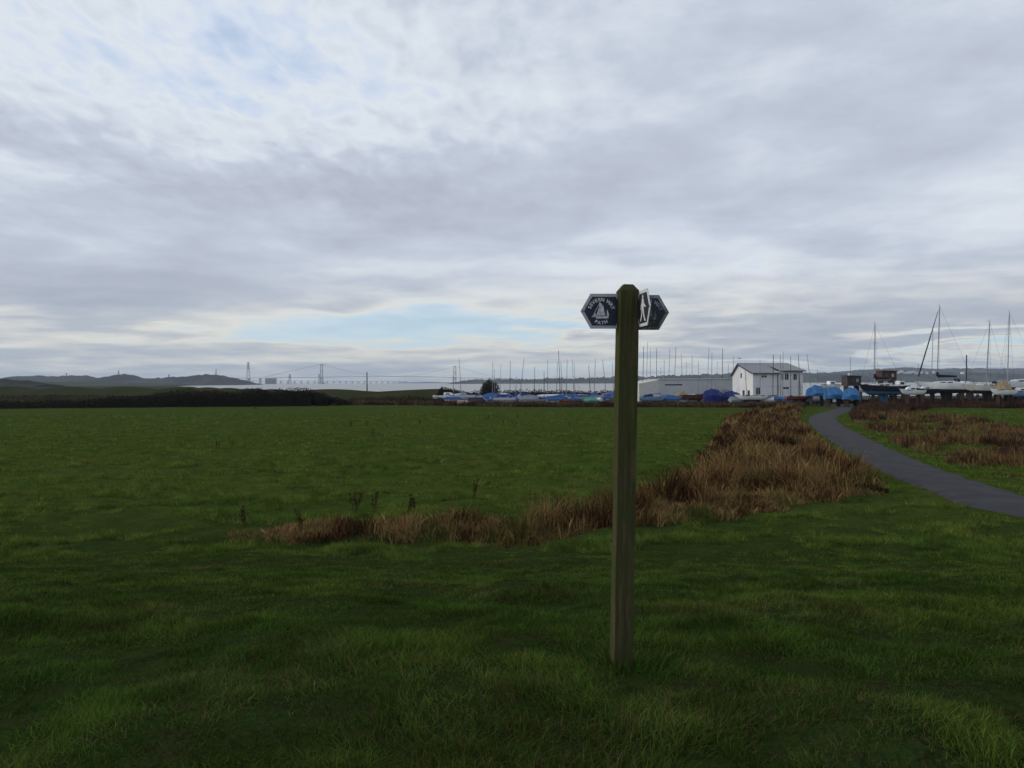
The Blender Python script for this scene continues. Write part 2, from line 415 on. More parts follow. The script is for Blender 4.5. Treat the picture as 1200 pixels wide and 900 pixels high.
FARV = [g2(1000, 494), g2(1030, 488), g2(1100, 478), g2(1290, 479), g2(1290, 475), g2(1100, 473.2), g2(1010, 473.5), g2(995, 484)]
reeds('rusty_bracken', 'rust red bracken in front of the laid up yachts', 'bracken', FARV, lambda y: 55 + 0 * y,
      lambda x, y: .55 + .7 * fbm(x * .15, y * .3, 341, 3), [(.035, .021, .017), (.065, .034, .021), (.09, .055, .03)], wmul=.0009, cols_scale=.3, keepf=lambda x, y: .25 + .75 * sstep(.42, .5, fbm(x * .12, y * .12, 345, 3)))

# leafy masses
def leaf_cloud(pts, size, palette, jit=.3):
    n = len(pts); a = rng.normal(0, 1, (n, 3)); a /= np.linalg.norm(a, axis=1)[:, None]
    b_ = np.cross(a, rng.normal(0, 1, (n, 3))); b_ /= np.linalg.norm(b_, axis=1)[:, None]
    s = (size * rng.uniform(.5, 1.3, n))[:, None]
    V = np.stack([pts - a * s, pts + b_ * s * .45, pts + a * s, pts - b_ * s * .45], 1).reshape(-1, 3)
    T = np.arange(n * 4).reshape(n, 4)
    pal = np.array(palette); i = rng.integers(0, len(pal), n); col = pal[i] * rng.uniform(1 - jit, 1 + jit, (n, 1))
    return V, T, np.repeat(col, 4, 0)
def hedge(name, label, spine, width, palette, dens, leaf, cat='hedge'):
    """spine: list of (px, d, top height); a mound of leaves with an irregular top"""
    P3 = [(*p2(px, d), h) for px, d, h in spine]; pts = []
    for (ax, ay, ah), (bx, by, bh) in zip(P3[:-1], P3[1:]):
        L = math.hypot(bx - ax, by - ay); n = int(L * width * dens * (ah + bh) / 2)
        t = rng.random(n); u = rng.uniform(-1, 1, n)
        x = ax + (bx - ax) * t; y = ay + (by - ay) * t; nx_, ny_ = -(by - ay) / L, (bx - ax) / L
        x = x + nx_ * u * width / 2; y = y + ny_ * u * width / 2
        H = (ah + (bh - ah) * t) * (1 - .55 * u ** 2) * (.5 + .62 * fbm(x * .16, y * .16, 401, 2) + .5 * (fbm(x * .9, y * .9, 411, 3) - .3))
        zz = H * rng.random(n) ** .55
        pts.append(np.stack([x, y, zz + height(x, y, False)], -1))
    V, T, C = leaf_cloud(np.concatenate(pts), leaf, palette)
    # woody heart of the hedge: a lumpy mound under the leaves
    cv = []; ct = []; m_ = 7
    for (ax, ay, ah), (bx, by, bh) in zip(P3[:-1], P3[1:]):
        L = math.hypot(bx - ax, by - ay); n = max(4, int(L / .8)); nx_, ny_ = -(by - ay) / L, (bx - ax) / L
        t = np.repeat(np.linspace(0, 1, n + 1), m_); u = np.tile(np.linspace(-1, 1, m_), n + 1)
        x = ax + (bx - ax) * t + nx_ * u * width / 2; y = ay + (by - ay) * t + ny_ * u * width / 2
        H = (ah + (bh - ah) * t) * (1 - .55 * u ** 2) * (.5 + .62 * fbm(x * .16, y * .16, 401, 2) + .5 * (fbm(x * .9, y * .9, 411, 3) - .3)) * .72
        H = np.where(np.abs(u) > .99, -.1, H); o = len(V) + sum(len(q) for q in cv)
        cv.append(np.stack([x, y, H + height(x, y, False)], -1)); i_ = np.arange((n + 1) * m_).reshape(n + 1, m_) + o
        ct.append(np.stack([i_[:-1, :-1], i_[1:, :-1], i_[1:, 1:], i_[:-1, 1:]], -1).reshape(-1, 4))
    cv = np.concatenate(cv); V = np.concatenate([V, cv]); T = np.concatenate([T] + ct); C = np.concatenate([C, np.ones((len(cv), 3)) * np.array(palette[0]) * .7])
    return tag(link(name, np_mesh(name, V, T, C, leafmat('hedge_leaves', .1))), label, cat)
DARK = [(.013, .013, .009), (.022, .017, .012), (.015, .020, .008), (.040, .026, .017), (.010, .010, .008)]
hedge('bramble_hedge', 'long dark bramble hedge along the far left edge of the field',
      [(-60, 126, 1.3), (40, 128, 1.35), (110, 129, 1.5), (165, 131, 2.1), (225, 133, 2.75), (300, 134, 2.9), (365, 136, 2.85), (380, 137, 2.3), (392, 139, 1.5), (402, 141, .8), (412, 142, .25)], 6.5, DARK, 48, .13)
hedge('low_scrub_hedge', 'low olive and brown scrub bank left of the dinghies', [(405, 150, .9), (440, 152, 1.6), (470, 152, 1.5), (500, 150, 1.3), (525, 148, 1.2)], 6,
      [(.035, .024, .016), (.05, .036, .022), (.028, .03, .014), (.07, .05, .03)], 16, .2)
hedge('shore_hedge', 'dark low hedge between the dinghies and the water', [(515, 186, 1.9), (580, 184, 2.1), (640, 184, 2.2), (720, 186, 2.15), (790, 188, 2.1), (860, 190, 2.0)], 4, DARK, 16, .22)
hedge('far_field_hedge', 'rough pale brown hedge between the bramble and the grassy bank', [(-80, 190, 1.1), (60, 190, 1.2), (150, 185, 1.3), (240, 180, 1.2)], 8,
      [(.05, .045, .025), (.07, .05, .035), (.04, .05, .02)], 7, .3)
hedge('yard_brambles', 'dark brambles and clutter below the hulls of the laid up yachts', [(1006, 131, .7), (1020, 133, 1.5), (1080, 134, 1.6), (1150, 134, 1.5), (1270, 134, 1.6)], 2.5, DARK + [(.05, .03, .02)], 26, .16)
hedge('lane_end_brambles', 'dark brambles behind the sky blue tarpaulined boats', [(938, 136, .8), (955, 136, 1.4), (985, 135, 1.5), (1001, 133, .8)], 2.5, DARK + [(.05, .03, .02)], 26, .16)
def bush(px, d, z, hgt, rad, name, label, palette, n, leaf):
    p = at(px, 448, d); root = thing(name, label, 'shrub', (p.x, p.y, z))
    mb = MB()
    for k in range(9):
        a = k * 2.4; q = Vector((math.cos(a) * rad * .5, math.sin(a) * rad * .5, hgt * random.uniform(.55, .8)))
        mb.cyl((math.cos(a) * .12, math.sin(a) * .12, 0), q * .5 + Vector((0, 0, .1)), .07, .05, 5); mb.cyl(q * .5 + Vector((0, 0, .1)), q, .05, .02, 5)
    mb.build('stem', mat('bark', (.05, .04, .03), (.03, .025, .02)), root)
    u = rng.normal(0, 1, (n, 3)); u /= np.linalg.norm(u, axis=1)[:, None]
    rr = rng.random(n) ** .45 * (.68 + .55 * fbm(u[:, 0] * 2.3 + 5, u[:, 2] * 2.3 + u[:, 1], 501, 3))
    pts = u * rr[:, None] * np.array([rad, rad, hgt * .5]) + np.array([0, 0, hgt * .52])
    V, T, C = leaf_cloud(pts, leaf, palette)
    link('foliage', np_mesh('foliage', V, T, C, leafmat('hedge_leaves', .1)), root)
bush(573.5, 168, 0, 4.5, 2.1, 'round_bush', 'round dark bare-twigged bush standing among the dinghies', [(.03, .028, .02), (.045, .04, .028), (.025, .032, .018)], 5200, .16)

# dock plants on the field
dm = mat('dead_seed_stalk', (.035, .022, .014), (.06, .035, .02), scale=20, spec=0, rough=1)
def dock(seed):
    rr = random.Random(seed); mb = MB()
    for k in range(rr.randint(2, 5)):
        a = rr.uniform(0, 6.28); ln = rr.uniform(.45, .85); lx, ly = math.cos(a) * .16, math.sin(a) * .16
        b0 = (rr.uniform(-.06, .06), rr.uniform(-.06, .06), -.03); tp = Vector((b0[0] + lx, b0[1] + ly, ln)); mb.cyl(b0, tp, .010, .006, 5)
        for q in range(26):
            t = rr.uniform(.35, 1.); p = Vector(b0).lerp(tp, t) + Vector((rr.uniform(-.05, .05), rr.uniform(-.05, .05), rr.uniform(0, .04))) * (1.6 - t)
            mb.box(p, (.026, .014, .03), rr.uniform(0, 3), rr.uniform(0, 3))
    return mb.mesh('dock_plant', dm)
docks = [dock(k) for k in range(5)]
dk_sp = [(255, 525, 'dark dead dock clump, biggest weed in the middle of the left field'), (271, 524, 'thin dead dock stalk just right of the biggest weed clump'), (288, 526, 'wide low dock clump right of the thin stalk on the left field'),
         (288, 618, 'tall dead dock stalk in the grass left of the ditch end'), (354, 625, 'dark double dock stalk at the narrow left end of the reeds'), (417, 600, 'slim dock stalk behind the reeds, first of a loose row of four'),
         (439, 601, 'stout dock stalk behind the reeds, second of a loose row'), (476, 603, 'dock stalk behind the reeds, third of a loose row'), (484, 601, 'forked dock stalk behind the reeds, fourth of a loose row'),
         (555, 585, 'dead dock stalk behind the tallest reeds near the ditch bend'), (411, 500, 'small weed clump far out on the field, leftmost of a scattered group'), (431, 500, 'small weed clump far out on the field with two stems'),
         (445, 496, 'small weed far out on the field behind the two stemmed clump'), (453, 501, 'low weed far out on the field, near the scattered group'), (437, 512, 'small weed clump nearest the viewer in the scattered far group'),
         (492, 497, 'lone small weed to the right of the scattered far group'), (571, 494, 'weed clump far out on the field below the round bush'), (590, 498, 'tallest far weed clump below the dinghies'),
         (602, 499, 'low weed beside the tallest far weed clump'), (668, 500, 'lone dark weed on the field left of the signpost'), (298, 480, 'tiny weed at the far edge of the field by the dark hedge'), (607, 492, 'small weed close behind the tallest far clump')]
for k, (px, py, lb) in enumerate(dk_sp):
    p = gnd(px, py); o = link('dock_plant', docks[k % 5], None, (p.x, p.y, hz(p.x, p.y)), (0, 0, k * 1.7))
    s = .85 if py > 560 else random.uniform(.55, .85); o.scale = (s * 1.2, s * 1.2, s); tag(o, lb, 'weed', 'dead dock weeds on the field')

# ------------------------------------------------------------------ signpost
def wood_mat():
    m = bpy.data.materials.new('mossy_oak'); m.use_nodes = True; nt = m.node_tree; b = nt.nodes['Principled BSDF']
    b.inputs['Roughness'].default_value = .95; b.inputs['Specular IOR Level'].default_value = .02
    tc = nt.nodes.new('ShaderNodeTexCoord'); O = tc.outputs['Object']
    grain = noise(nt, scaled_vec(nt, O, 1, 1, .05), 60, 6, .65, .4).mr(.35, .65)
    crack = noise(nt, scaled_vec(nt, O, 1, 1, .025), 46, 3, .5, .2).mr(.66, .74)
    alg = noise(nt, scaled_vec(nt, O, 1, 1, .45), 9, 6, .7).mr(.38, .62)
    spk = noise(nt, O, 90, 3, .6).mr(.66, .74)
    c = mixc(nt, grain, (.092, .080, .042), (.046, .040, .022))
    c = mixc(nt, alg * .8, c, (.046, .058, .019))
    c = mixc(nt, spk * .5, c, (.16, .17, .09))
    c = mixc(nt, crack, c, (.010, .009, .006))
    nt.links.new(c, b.inputs['Base Color'])
    bn = nt.nodes.new('ShaderNodeBump'); bn.inputs['Strength'].default_value = .8; bn.inputs['Distance'].default_value = .006
    hgt = grain * .5 - crack * 1.4 + spk * .3
    nt.links.new(hgt.k, bn.inputs['Height']); nt.links.new(bn.outputs[0], b.inputs['Normal'])
    return m
WOOD = wood_mat()
base_p = at(728, 775, 4.12); post_z0 = hz(base_p.x, base_p.y)
root = thing('signpost', 'mossy square wooden waymark post with three hexagonal signs standing in the bank grass', 'signpost', (base_p.x, base_p.y, post_z0))
top_p = at(735.6, 333.2, 4.12); PH = top_p.z - post_z0
lean = math.atan2(top_p.x - base_p.x, PH)
prot = Matrix.Rotation(lean, 3, 'Y') @ Matrix.Rotation(R(5), 3, 'Z')
# post mesh, built round its own axis and slightly irregular
mb = MB(); hw = .0515; cf = .010; rings = []
zs = [-.35, .0, .06] + [PH * k / 14 for k in range(1, 14)] + [PH - .036, PH - .002]
for i, zz in enumerate(zs):
    ins = 0 if i < len(zs) - 1 else .026
    w = hw * (1 + .012 * math.sin(zz * 5.1) + random.uniform(-.006, .006)) - ins
    c_ = cf * .35 if ins == 0 else .002
    ring = []
    for sx, sy in ((-1, -1), (1, -1), (1, 1), (-1, 1)):
        a_ = (sx * (w - c_), sy * w); b_ = (sx * w, sy * (w - c_))
        ring += [a_, b_] if (sx, sy) in ((1, -1), (-1, 1)) else [b_, a_]
    j = (random.uniform(-.0006, .0006), random.uniform(-.0006, .0006))
    rings.append([(x + j[0], y + j[1], zz) for x, y in ring])
vs = [p for r_ in rings for p in r_]; n = 8
fs = [(i * n + k, i * n + (k + 1) % n, (i + 1) * n + (k + 1) % n, (i + 1) * n + k) for i in range(len(rings) - 1) for k in range(n)] + [tuple(range((len(rings) - 1) * n, len(rings) * n))]
mb.add(vs, fs); mb.build('post', WOOD, root, rot=prot.to_euler())

def sign_metal(name, c, dirt, amt, lo, hi, low):
    m = bpy.data.materials.new(name); m.use_nodes = True; nt = m.node_tree; b = nt.nodes['Principled BSDF']
    b.inputs['Roughness'].default_value = .5; b.inputs['Specular IOR Level'].default_value = .3
    tc = nt.nodes.new('ShaderNodeTexCoord'); O = tc.outputs['Object']
    f = noise(nt, O, 28, 7, .72).mr(lo, hi)
    if low:
        sx = nt.nodes.new('ShaderNodeSeparateXYZ'); nt.links.new(O, sx.inputs[0]); z = S(nt, sx.outputs[2]).mr(.05, -.06)
        xx = S(nt, sx.outputs[0]).mr(.09, -.03)
        f = (f * .55 + z * .6 + xx * .25 - .12).clamp()
    nt.links.new(mixc(nt, f * amt, c, dirt), b.inputs['Base Color']); MATS[name] = m; return m
NAVY = sign_metal('navy_enamel', (.012, .020, .042), (.035, .045, .045), .35, .45, .75, False)
NAVYD = sign_metal('algae_stained_enamel', (.014, .020, .048), (.022, .026, .014), 1., .4, .62, True)
PALE = sign_metal('grey_painted_metal', (.40, .40, .46), (.12, .11, .08), .7, .52, .72, False)
PALED = sign_metal('algae_stained_metal', (.26, .27, .31), (.035, .035, .020), 1., .4, .6, True)
WHITE = sign_metal('white_painted_metal', (.62, .62, .60), (.25, .26, .20), .5, .5, .75, False)
LET = sign_metal('pale_lettering', (.60, .62, .64), (.14, .15, .14), .6, .45, .7, False)
LETD = sign_metal('stained_lettering', (.30, .31, .38), (.028, .032, .026), 1., .35, .6, True)
HX, HF, HH = .126, .072, .094      # half width, half flat top, half height
def hexa(k=0.0):
    q = k * .577
    return [(-HX + k * 1.15, 0), (-HF + q * .9, HH - k), (HF - q * .9, HH - k), (HX - k * 1.15, 0), (HF - q * .9, -HH + k), (-HF + q * .9, -HH + k)]
def front(mb, pts, y0, t): return mb.prism(pts, lambda x, z, w: (x, y0 - w, z), t)
def letters(txt, name, m, parent, arcs, size, y0):
    """each letter laid on its arc; joined as one mesh"""
    V = []; Fc = []
    for ch, x, z, rot in arcs:
        cu = bpy.data.curves.new('letter', 'FONT'); cu.body = ch; cu.size = size; cu.align_x = 'CENTER'; cu.align_y = 'CENTER'; cu.extrude = .0006; cu.offset = .0009; cu.resolution_u = 3
        to = bpy.data.objects.new('letter', cu); me = bpy.data.meshes.new_from_object(to)
        M = Matrix.Translation((x, y0, z)) @ Matrix.Rotation(-rot, 4, 'Y') @ Matrix.Rotation(R(90), 4, 'X')
        k = len(V); V += [tuple(M @ v.co) for v in me.vertices]; Fc += [tuple(i + k for i in p.vertices) for p in me.polygons]
        # serif bars in the manner of the lettering
        bpy.data.objects.remove(to); bpy.data.curves.remove(cu); bpy.data.meshes.remove(me)
    mb = MB(); mb.v = V; mb.f = Fc; return mb.build(name, m, parent)
def hex_sign(label, loc, rot, navy, pale, let, kind, ecx=-.0145):
    s = front(MB(), hexa(), .002, .004).build('waymark_sign', pale, root, loc, rot); s['label'] = label
    front(MB(), hexa(.0165), -.002, .0012).build('sign_face', navy, s)
    y = -.0036; u = 1 / 218.4
    if kind == 'trow':
        cx, cz = ecx, -.006; r = 14.6 * u
        arcs = []; word = []
        for ch, a in zip('SEVERN', (157, 143, 129, 114, 99, 84)):
            arcs.append((ch, cx + r * math.cos(R(a)), cz + r * math.sin(R(a)), R(a - 90)))
        letters('', 'lettering', let, s, arcs, .026, y); arcs = []
        for ch, a in zip('WAY', (54, 37, 21)):
            arcs.append((ch, cx + r * math.cos(R(a)), cz + r * math.sin(R(a)), R(a - 90)))
        letters('', 'lettering', let, s, arcs, .026, y); arcs = []
        r2 = 12.6 * u
        for ch, a in zip('PATH', (241, 259, 278, 296)):
            arcs.append((ch, cx + r2 * math.cos(R(a)), cz + r2 * math.sin(R(a)), R(a + 90 - 360)))
        letters('', 'lettering', let, s, arcs, .025, y)
        mb = MB(); ox, oz = cx, -.006
        def poly(pts): front(mb, [(ox + (px - 704.5) * u, oz + (366 - py) * u) for px, py in pts], y + .0008, .0012)
        poly([(697.0, 371.0), (713.5, 370.4), (712.8, 373.0), (699.5, 373.4)])              # hull
        poly([(702.2, 353.8), (702.9, 353.8), (703.3, 371), (702.3, 371)])                  # mast
        poly([(703.2, 354.4), (705.6, 357.0), (704.2, 360.2), (703.2, 360.0)])              # topsail
        poly([(703.5, 361.0), (706.6, 357.4), (709.2, 369.6), (703.6, 369.9)])              # mainsail
        poly([(701.8, 360.5), (702.0, 370.0), (698.6, 370.2)])                              # staysail
        poly([(698.0, 366.6), (698.2, 370.2), (695.2, 370.4)])                              # jib
        poly([(693.2, 371.6), (693.4, 371.0), (697.4, 370.9), (697.4, 371.5)])              # bowsprit
        poly([(702.4, 355.2), (702.5, 356.0), (694.6, 370.9), (694.2, 370.7)])              # forestay
        poly([(711.2, 363.4), (711.9, 363.2), (713.9, 369.8), (711.0, 370.0)])              # mizzen
        mb.build('ship_emblem', let, s)
    else:
        mb = MB()
        def poly(pts): front(mb, [(x, z) for x, z in pts], y + .0008, .0014)
        ring = [(.0 + .0105 * math.cos(k * .5236), .059 + .0105 * math.sin(k * .5236)) for k in range(12)]
        poly(ring)
        poly([(-.017, .045), (-.006, .050), (.008, .049), (.018, .040), (.016, .0), (-.017, .0)])      # torso
        poly([(.014, .040), (.030, .018), (.052, .008), (.050, .000), (.026, .006), (.010, .022)])     # forward arm
        poly([(-.014, .042), (-.032, .016), (-.038, -.006), (-.030, -.008), (-.022, .010), (-.010, .026)])
        poly([(-.017, .001), (.002, .001), (-.012, -.035), (-.036, -.068), (-.048, -.064), (-.026, -.030)])
        poly([(-.002, .001), (.016, .001), (.022, -.030), (.040, -.060), (.052, -.062), (.050, -.068), (.032, -.070), (.006, -.034)])
        mb.build('walking_figure', let, s)
    for bx in (-HX + .013, HX - .013):
        mb = MB(); mb.cyl((bx, -.002, 0), (bx, -.0045, 0), .0042, n=10)
        mb.build('screw', mat('dull_screw', (.12, .11, .10), rough=.5, metal=.6), s)
    return s
def rel(p): return Vector(p) - Vector((base_p.x, base_p.y, post_z0))
c1 = at(707.6, 364.7, 4.13)
hex_sign('navy sign with a white ship and route name pointing left', rel(c1), (0, R(0.2), R(2)), NAVY, PALE, LET, 'trow')
c2 = at(756.4, 366.2, 4.14)
hex_sign('algae stained navy sign with a faded ship pointing right', rel(c2), (0, R(0.5), R(-3)), NAVYD, PALED, LETD, 'trow', ecx=.017)
pa = at(749.5, 342.2, 4.062); pb = at(758.9, 336.9, 3.918); pc = at(749.5, 384.2, 4.062)
dx = Vector((pb.x - pa.x, pb.y - pa.y, 0)).normalized(); ctr = (at(754.1, 361.0, 3.99))
hex_sign('narrow seen white edged sign with a walking figure', rel(ctr), (0, 0, math.atan2(dx.y, dx.x)), NAVY, WHITE, WHITE, 'walker')
# ------------------------------------------------------------------ boat yard
ALU = mat('dull_aluminium_mast', (.30, .31, .33), (.22, .23, .25), rough=.45, metal=.3)
DALU = mat('dark_mast', (.06, .065, .075), (.04, .04, .05), rough=.5)
WHT = mat('white_gelcoat', (.80, .81, .81), (.68, .70, .70), rough=.35, scale=.8)
CREAM = mat('cream_gelcoat', (.62, .60, .52), (.5, .48, .42), rough=.4, scale=.8)
GREYH = mat('grey_gelcoat', (.34, .36, .38), (.26, .27, .29), rough=.45)
BLUEH = mat('pale_blue_gelcoat', (.22, .33, .48), (.17, .27, .42), rough=.4)
REDH = mat('faded_red_gelcoat', (.26, .065, .04), (.18, .05, .035), rough=.5)
NAVYH = mat('navy_gelcoat', (.018, .022, .035), (.012, .014, .022), rough=.4)
RUST = mat('rust_brown_paint', (.14, .055, .03), (.08, .035, .02), rough=.9)
BLUC = mat('mid_blue_canvas', (.045, .11, .27), (.03, .08, .21), rough=.85)
DBLC = mat('royal_blue_tarpaulin', (.014, .028, .155), (.010, .018, .10), rough=.55, scale=1.5, bump=.8, bscale=2)
LBLC = mat('sky_blue_tarpaulin', (.05, .17, .36), (.03, .11, .26), rough=.5, scale=1.2, bump=.6, bscale=3)
GRYC = mat('grey_canvas', (.26, .28, .31), (.19, .21, .24), rough=.9)
GRNC = mat('sea_green_canvas', (.08, .28, .21), (.05, .2, .16), rough=.85)
TANC = mat('tan_canvas', (.36, .27, .16), (.26, .2, .12), rough=.9)
NVYC = mat('navy_canvas', (.016, .020, .04), (.010, .013, .028), rough=.9)
WHTC = mat('white_canvas', (.6, .62, .64), (.48, .5, .53), rough=.9)
CRD = mat('dark_cradle_wood', (.028, .022, .018), (.045, .032, .024), rough=.95)
TYRE = mat('black_rubber', (.015, .015, .015), (.03, .03, .03), rough=.9)
STEEL = mat('galvanised_steel', (.22, .23, .24), (.15, .16, .17), rough=.6, metal=.4)
WIN = mat('dark_window_glass', (.015, .018, .022), (.02, .024, .03), rough=.12, spec=.6)

def loft(L, B, zs, keelz, below=False, wl=None, rows=7, st=14, tr=.78, rake=.12):
    """hull surface: bow at +x. zs=(bow sheer, mid sheer, stern sheer)."""
    mb = MB(); grid = []
    for i in range(st + 1):
        t = i / st; x = L / 2 - t * L
        b_ = B / 2 * (math.sin(min(t / .58, 1) * math.pi / 2) ** .75 if t < .58 else 1 - (1 - tr) * ((t - .58) / .42) ** 1.6)
        sh = zs[0] * (1 - t) ** 2 + zs[1] * 2 * t * (1 - t) + zs[2] * t * t
        kz = keelz + (sh - keelz) * (max(0, 1 - t / .28) ** 2.2) * .9 + (max(0, (t - .8) / .2)) ** 2 * (sh - keelz) * .35
        row = []
        for k in range(rows + 1):
            a = k / rows * math.pi / 2
            row.append((x + rake * L * (1 - k / rows) * max(0, 1 - t * 4) * .5, max(b_, .01) * math.cos(a) ** .55 if k < rows else 0.0, sh - (sh - kz) * math.sin(a) ** 1.15))
        grid.append(row)
    V = []; m = rows + 1
    for row in grid: V += row
    n0 = len(V)
    for row in grid: V += [(x, -y, z) for x, y, z in row]
    Fs = []
    for i in range(st):
        for k in range(rows):
            a, b_, c_, d_ = i * m + k, i * m + k + 1, (i + 1) * m + k + 1, (i + 1) * m + k
            zc = (V[a][2] + V[b_][2] + V[c_][2] + V[d_][2]) / 4
            if wl is not None and ((zc < wl) != below): continue
            Fs.append((a, d_, c_, b_)); Fs.append((n0 + a, n0 + b_, n0 + c_, n0 + d_))
    if not below:
        for i in range(st): Fs.append((i * m, n0 + i * m, n0 + (i + 1) * m, (i + 1) * m))      # deck
    tr_ = [st * m + k for k in range(m)] + [n0 + st * m + k for k in range(m - 1, -1, -1)]
    if wl is None or not below:
        if wl is not None: tr_ = [j for j in tr_ if V[j][2] >= wl - .1]
        Fs.append(tuple(tr_))
    used = sorted({i for f in Fs for i in f}); re = {j: i for i, j in enumerate(used)}
    mb.add([V[j] for j in used], [tuple(re[i] for i in f) for f in Fs]); return mb

cache = {}
def cm(key, fn):
    if key not in cache: cache[key] = fn()
    return cache[key]
def dinghy_hull(m): return cm(('h', m.name), lambda: loft(4.6, 1.7, (1.08, .88, .92), .38).mesh('hull', m))
def dinghy_cover(m, kind):
    def f():
        mb = MB(); n = 12; V = []
        for i in range(n + 1):
            t = i / n; x = 2.35 - t * 4.7; w = .93 * (math.sin(min(t / .5, 1) * math.pi / 2) ** .7 if t < .5 else 1 - .2 * (t - .5) * 2)
            pk = (1.12 + (.62 if kind == 'tent' else .2) * math.sin(min(t / .42, 1) * math.pi / 2) - (.28 if kind == 'tent' else .05) * max(0, t - .5) * 2) + (.04 * math.sin(i * 2.3))
            V += [(x, w, .74), (x, w * 1.02, .98), (x, w * .5, (pk + .98) / 2 - .05), (x, 0, pk), (x, -w * .5, (pk + .98) / 2 - .05), (x, -w * 1.02, .98), (x, -w, .74)]
        Fs = [(i * 7 + k, i * 7 + k + 1, (i + 1) * 7 + k + 1, (i + 1) * 7 + k) for i in range(n) for k in range(6)] + [tuple(range(7))[::-1], tuple(range(n * 7, n * 7 + 7))]
        mb.add(V, Fs); return mb.mesh('cover', m)
    return cm(('c', m.name, kind), f)
def mast_mesh(hgt, m, r=.045):
    def f():
        mb = MB(); mb.cyl((0, 0, .6), (0, 0, hgt), r, r * .75, 6); mb.box((0, 0, hgt * .62), (.04, .75, .04)); mb.cyl((0, 0, hgt), (0, 0, hgt + .3), .012, .012, 4)
        return mb.mesh('mast', m)
    return cm(('m', round(hgt, 2), m.name), f)
def trolley():
    def f():
        mb = MB(); mb.box((0, 0, .34), (3.4, .08, .06)); mb.box((-.3, 0, .34), (.08, 1.5, .06)); mb.cyl((2.2, 0, .1), (1.6, 0, .4), .03, n=5)
        return mb.mesh('trolley', STEEL)
    return cm('t', f)
def tw():
    def f():
        mb = MB(); mb.cyl((0, -.06, 0), (0, .06, 0), .21, n=12); return mb.mesh('wheel', TYRE)
    return cm('w', f)
def stays():
    def f():
        mb = MB(); z = 5.2
        for q in ((1.9, 0, 1.0), (-.2, .8, .9), (-.2, -.8, .9)): mb.cyl(q, (0, 0, z), .008, n=3)
        return mb.mesh('rigging', DALU)
    return cm('s', f)
items = []; rr = random.Random(5)
def dinghy(px, d, heading, hull, cover, kind, mast=None, lean=0, dark=False, words='', name='sailing_dinghy'):
    p = at(px, 448, d)
    root = thing(name, '', 'dinghy', (p.x, p.y, .03), heading, 'sailing dinghies laid up in the yard')
    link('hull', dinghy_hull(hull), root); 
    if cover: link('cover', dinghy_cover(cover, kind), root)
    else: link('cockpit', cm('ck', lambda: MB().box((-.55, 0, .97), (2.3, .95, .06)).box((.9, 0, 1.03), (.9, .5, .1)).mesh('cockpit', NVYC)), root)
    sc_ = rr.uniform(.82, 1.12); root.scale = (sc_, sc_, 1)
    link('trolley', trolley(), root); link('wheel', tw(), root, (-.3, .8, .21)); link('wheel', tw(), root, (-.3, -.8, .21))
    if mast:
        q = EYE + (at(mast[0], mast[1], d) - EYE); hgt = max(4.0, q.z - .1)
        mo = link('mast', mast_mesh(round(hgt * 2) / 2, DALU if dark else ALU, .048 if hgt < 8 else .06), root, (.75 * 0, 0, 0))
        ln = math.atan2(q.x - p.x, hgt); M = Matrix.Rotation(-heading, 3, 'Z') @ Matrix.Rotation(ln, 3, 'Y'); mo.rotation_euler = M.to_euler()
        so = link('rigging', stays(), root); so.rotation_euler = mo.rotation_euler
    items.append((px, d, root, words, mast is not None)); return root
# (foot px, top px, top py, dark?) of every bare mast in the picture
MASTS = [(541, 538, 418, 0), (532.5, 531, 443, 0), (577, 577.6, 424, 0), (580, 579, 431, 0), (586, 587, 427, 0), (597.5, 598, 424, 1), (604, 605.5, 440, 0), (608.5, 614, 421, 0), (626, 626.6, 429, 1),
         (638, 637.6, 436, 1), (642, 641.6, 422, 0), (652, 653.2, 425, 0), (657, 654.4, 410, 1), (659, 657.4, 424, 0), (663.5, 664.6, 421, 0), (673, 670.4, 421, 0), (674, 673, 425, 0), (692.5, 690, 426, 1), (696, 697.6, 421, 0),
         (711.5, 706, 420, 0), (719.5, 717.6, 424, 0), (753, 754, 406, 1), (757, 759.2, 400, 0), (761.5, 762.4, 409, 0), (769.4, 769.5, 409, 1), (774, 774.4, 430, 0), (778, 778.4, 422, 0), (783, 785, 409, 0), (789.5, 791.8, 407, 0),
         (800.5, 798, 414, 0), (803, 804.8, 424, 0), (811, 811, 415, 0), (818.5, 818.6, 424, 0), (828, 831.4, 408, 0), (833.5, 834.4, 412, 0), (840, 840.6, 424, 0), (846.5, 846.6, 408, 1), (853, 853.4, 425, 0),
         (859.5, 859.4, 418, 0), (876, 873, 424, 0), (891, 890.6, 420, 0), (905.5, 906.2, 415, 1), (914.5, 914.4, 417, 0), (917, 918, 411, 0), (926.6, 926.6, 419, 1), (939, 935.6, 414, 0), (953, 945, 415, 0), (959, 958, 432, 0), (966, 966.5, 436, 0)]
pal_c = [BLUC, BLUC, DBLC, NVYC, GRYC, WHTC, BLUC, GRYC, BLUC, NVYC, BLUC, DBLC]; nm = {BLUC.name: 'mid blue', DBLC.name: 'royal blue', NVYC.name: 'navy', GRYC.name: 'grey', WHTC.name: 'white', GRNC.name: 'sea green'}
pal_h = [WHT, WHT, WHT, GREYH, BLUEH, CREAM, WHT, REDH, GREYH]; hn = {WHT.name: 'white', GREYH.name: 'grey', BLUEH.name: 'pale blue', CREAM.name: 'cream', REDH.name: 'faded red'}
rr = random.Random(5)
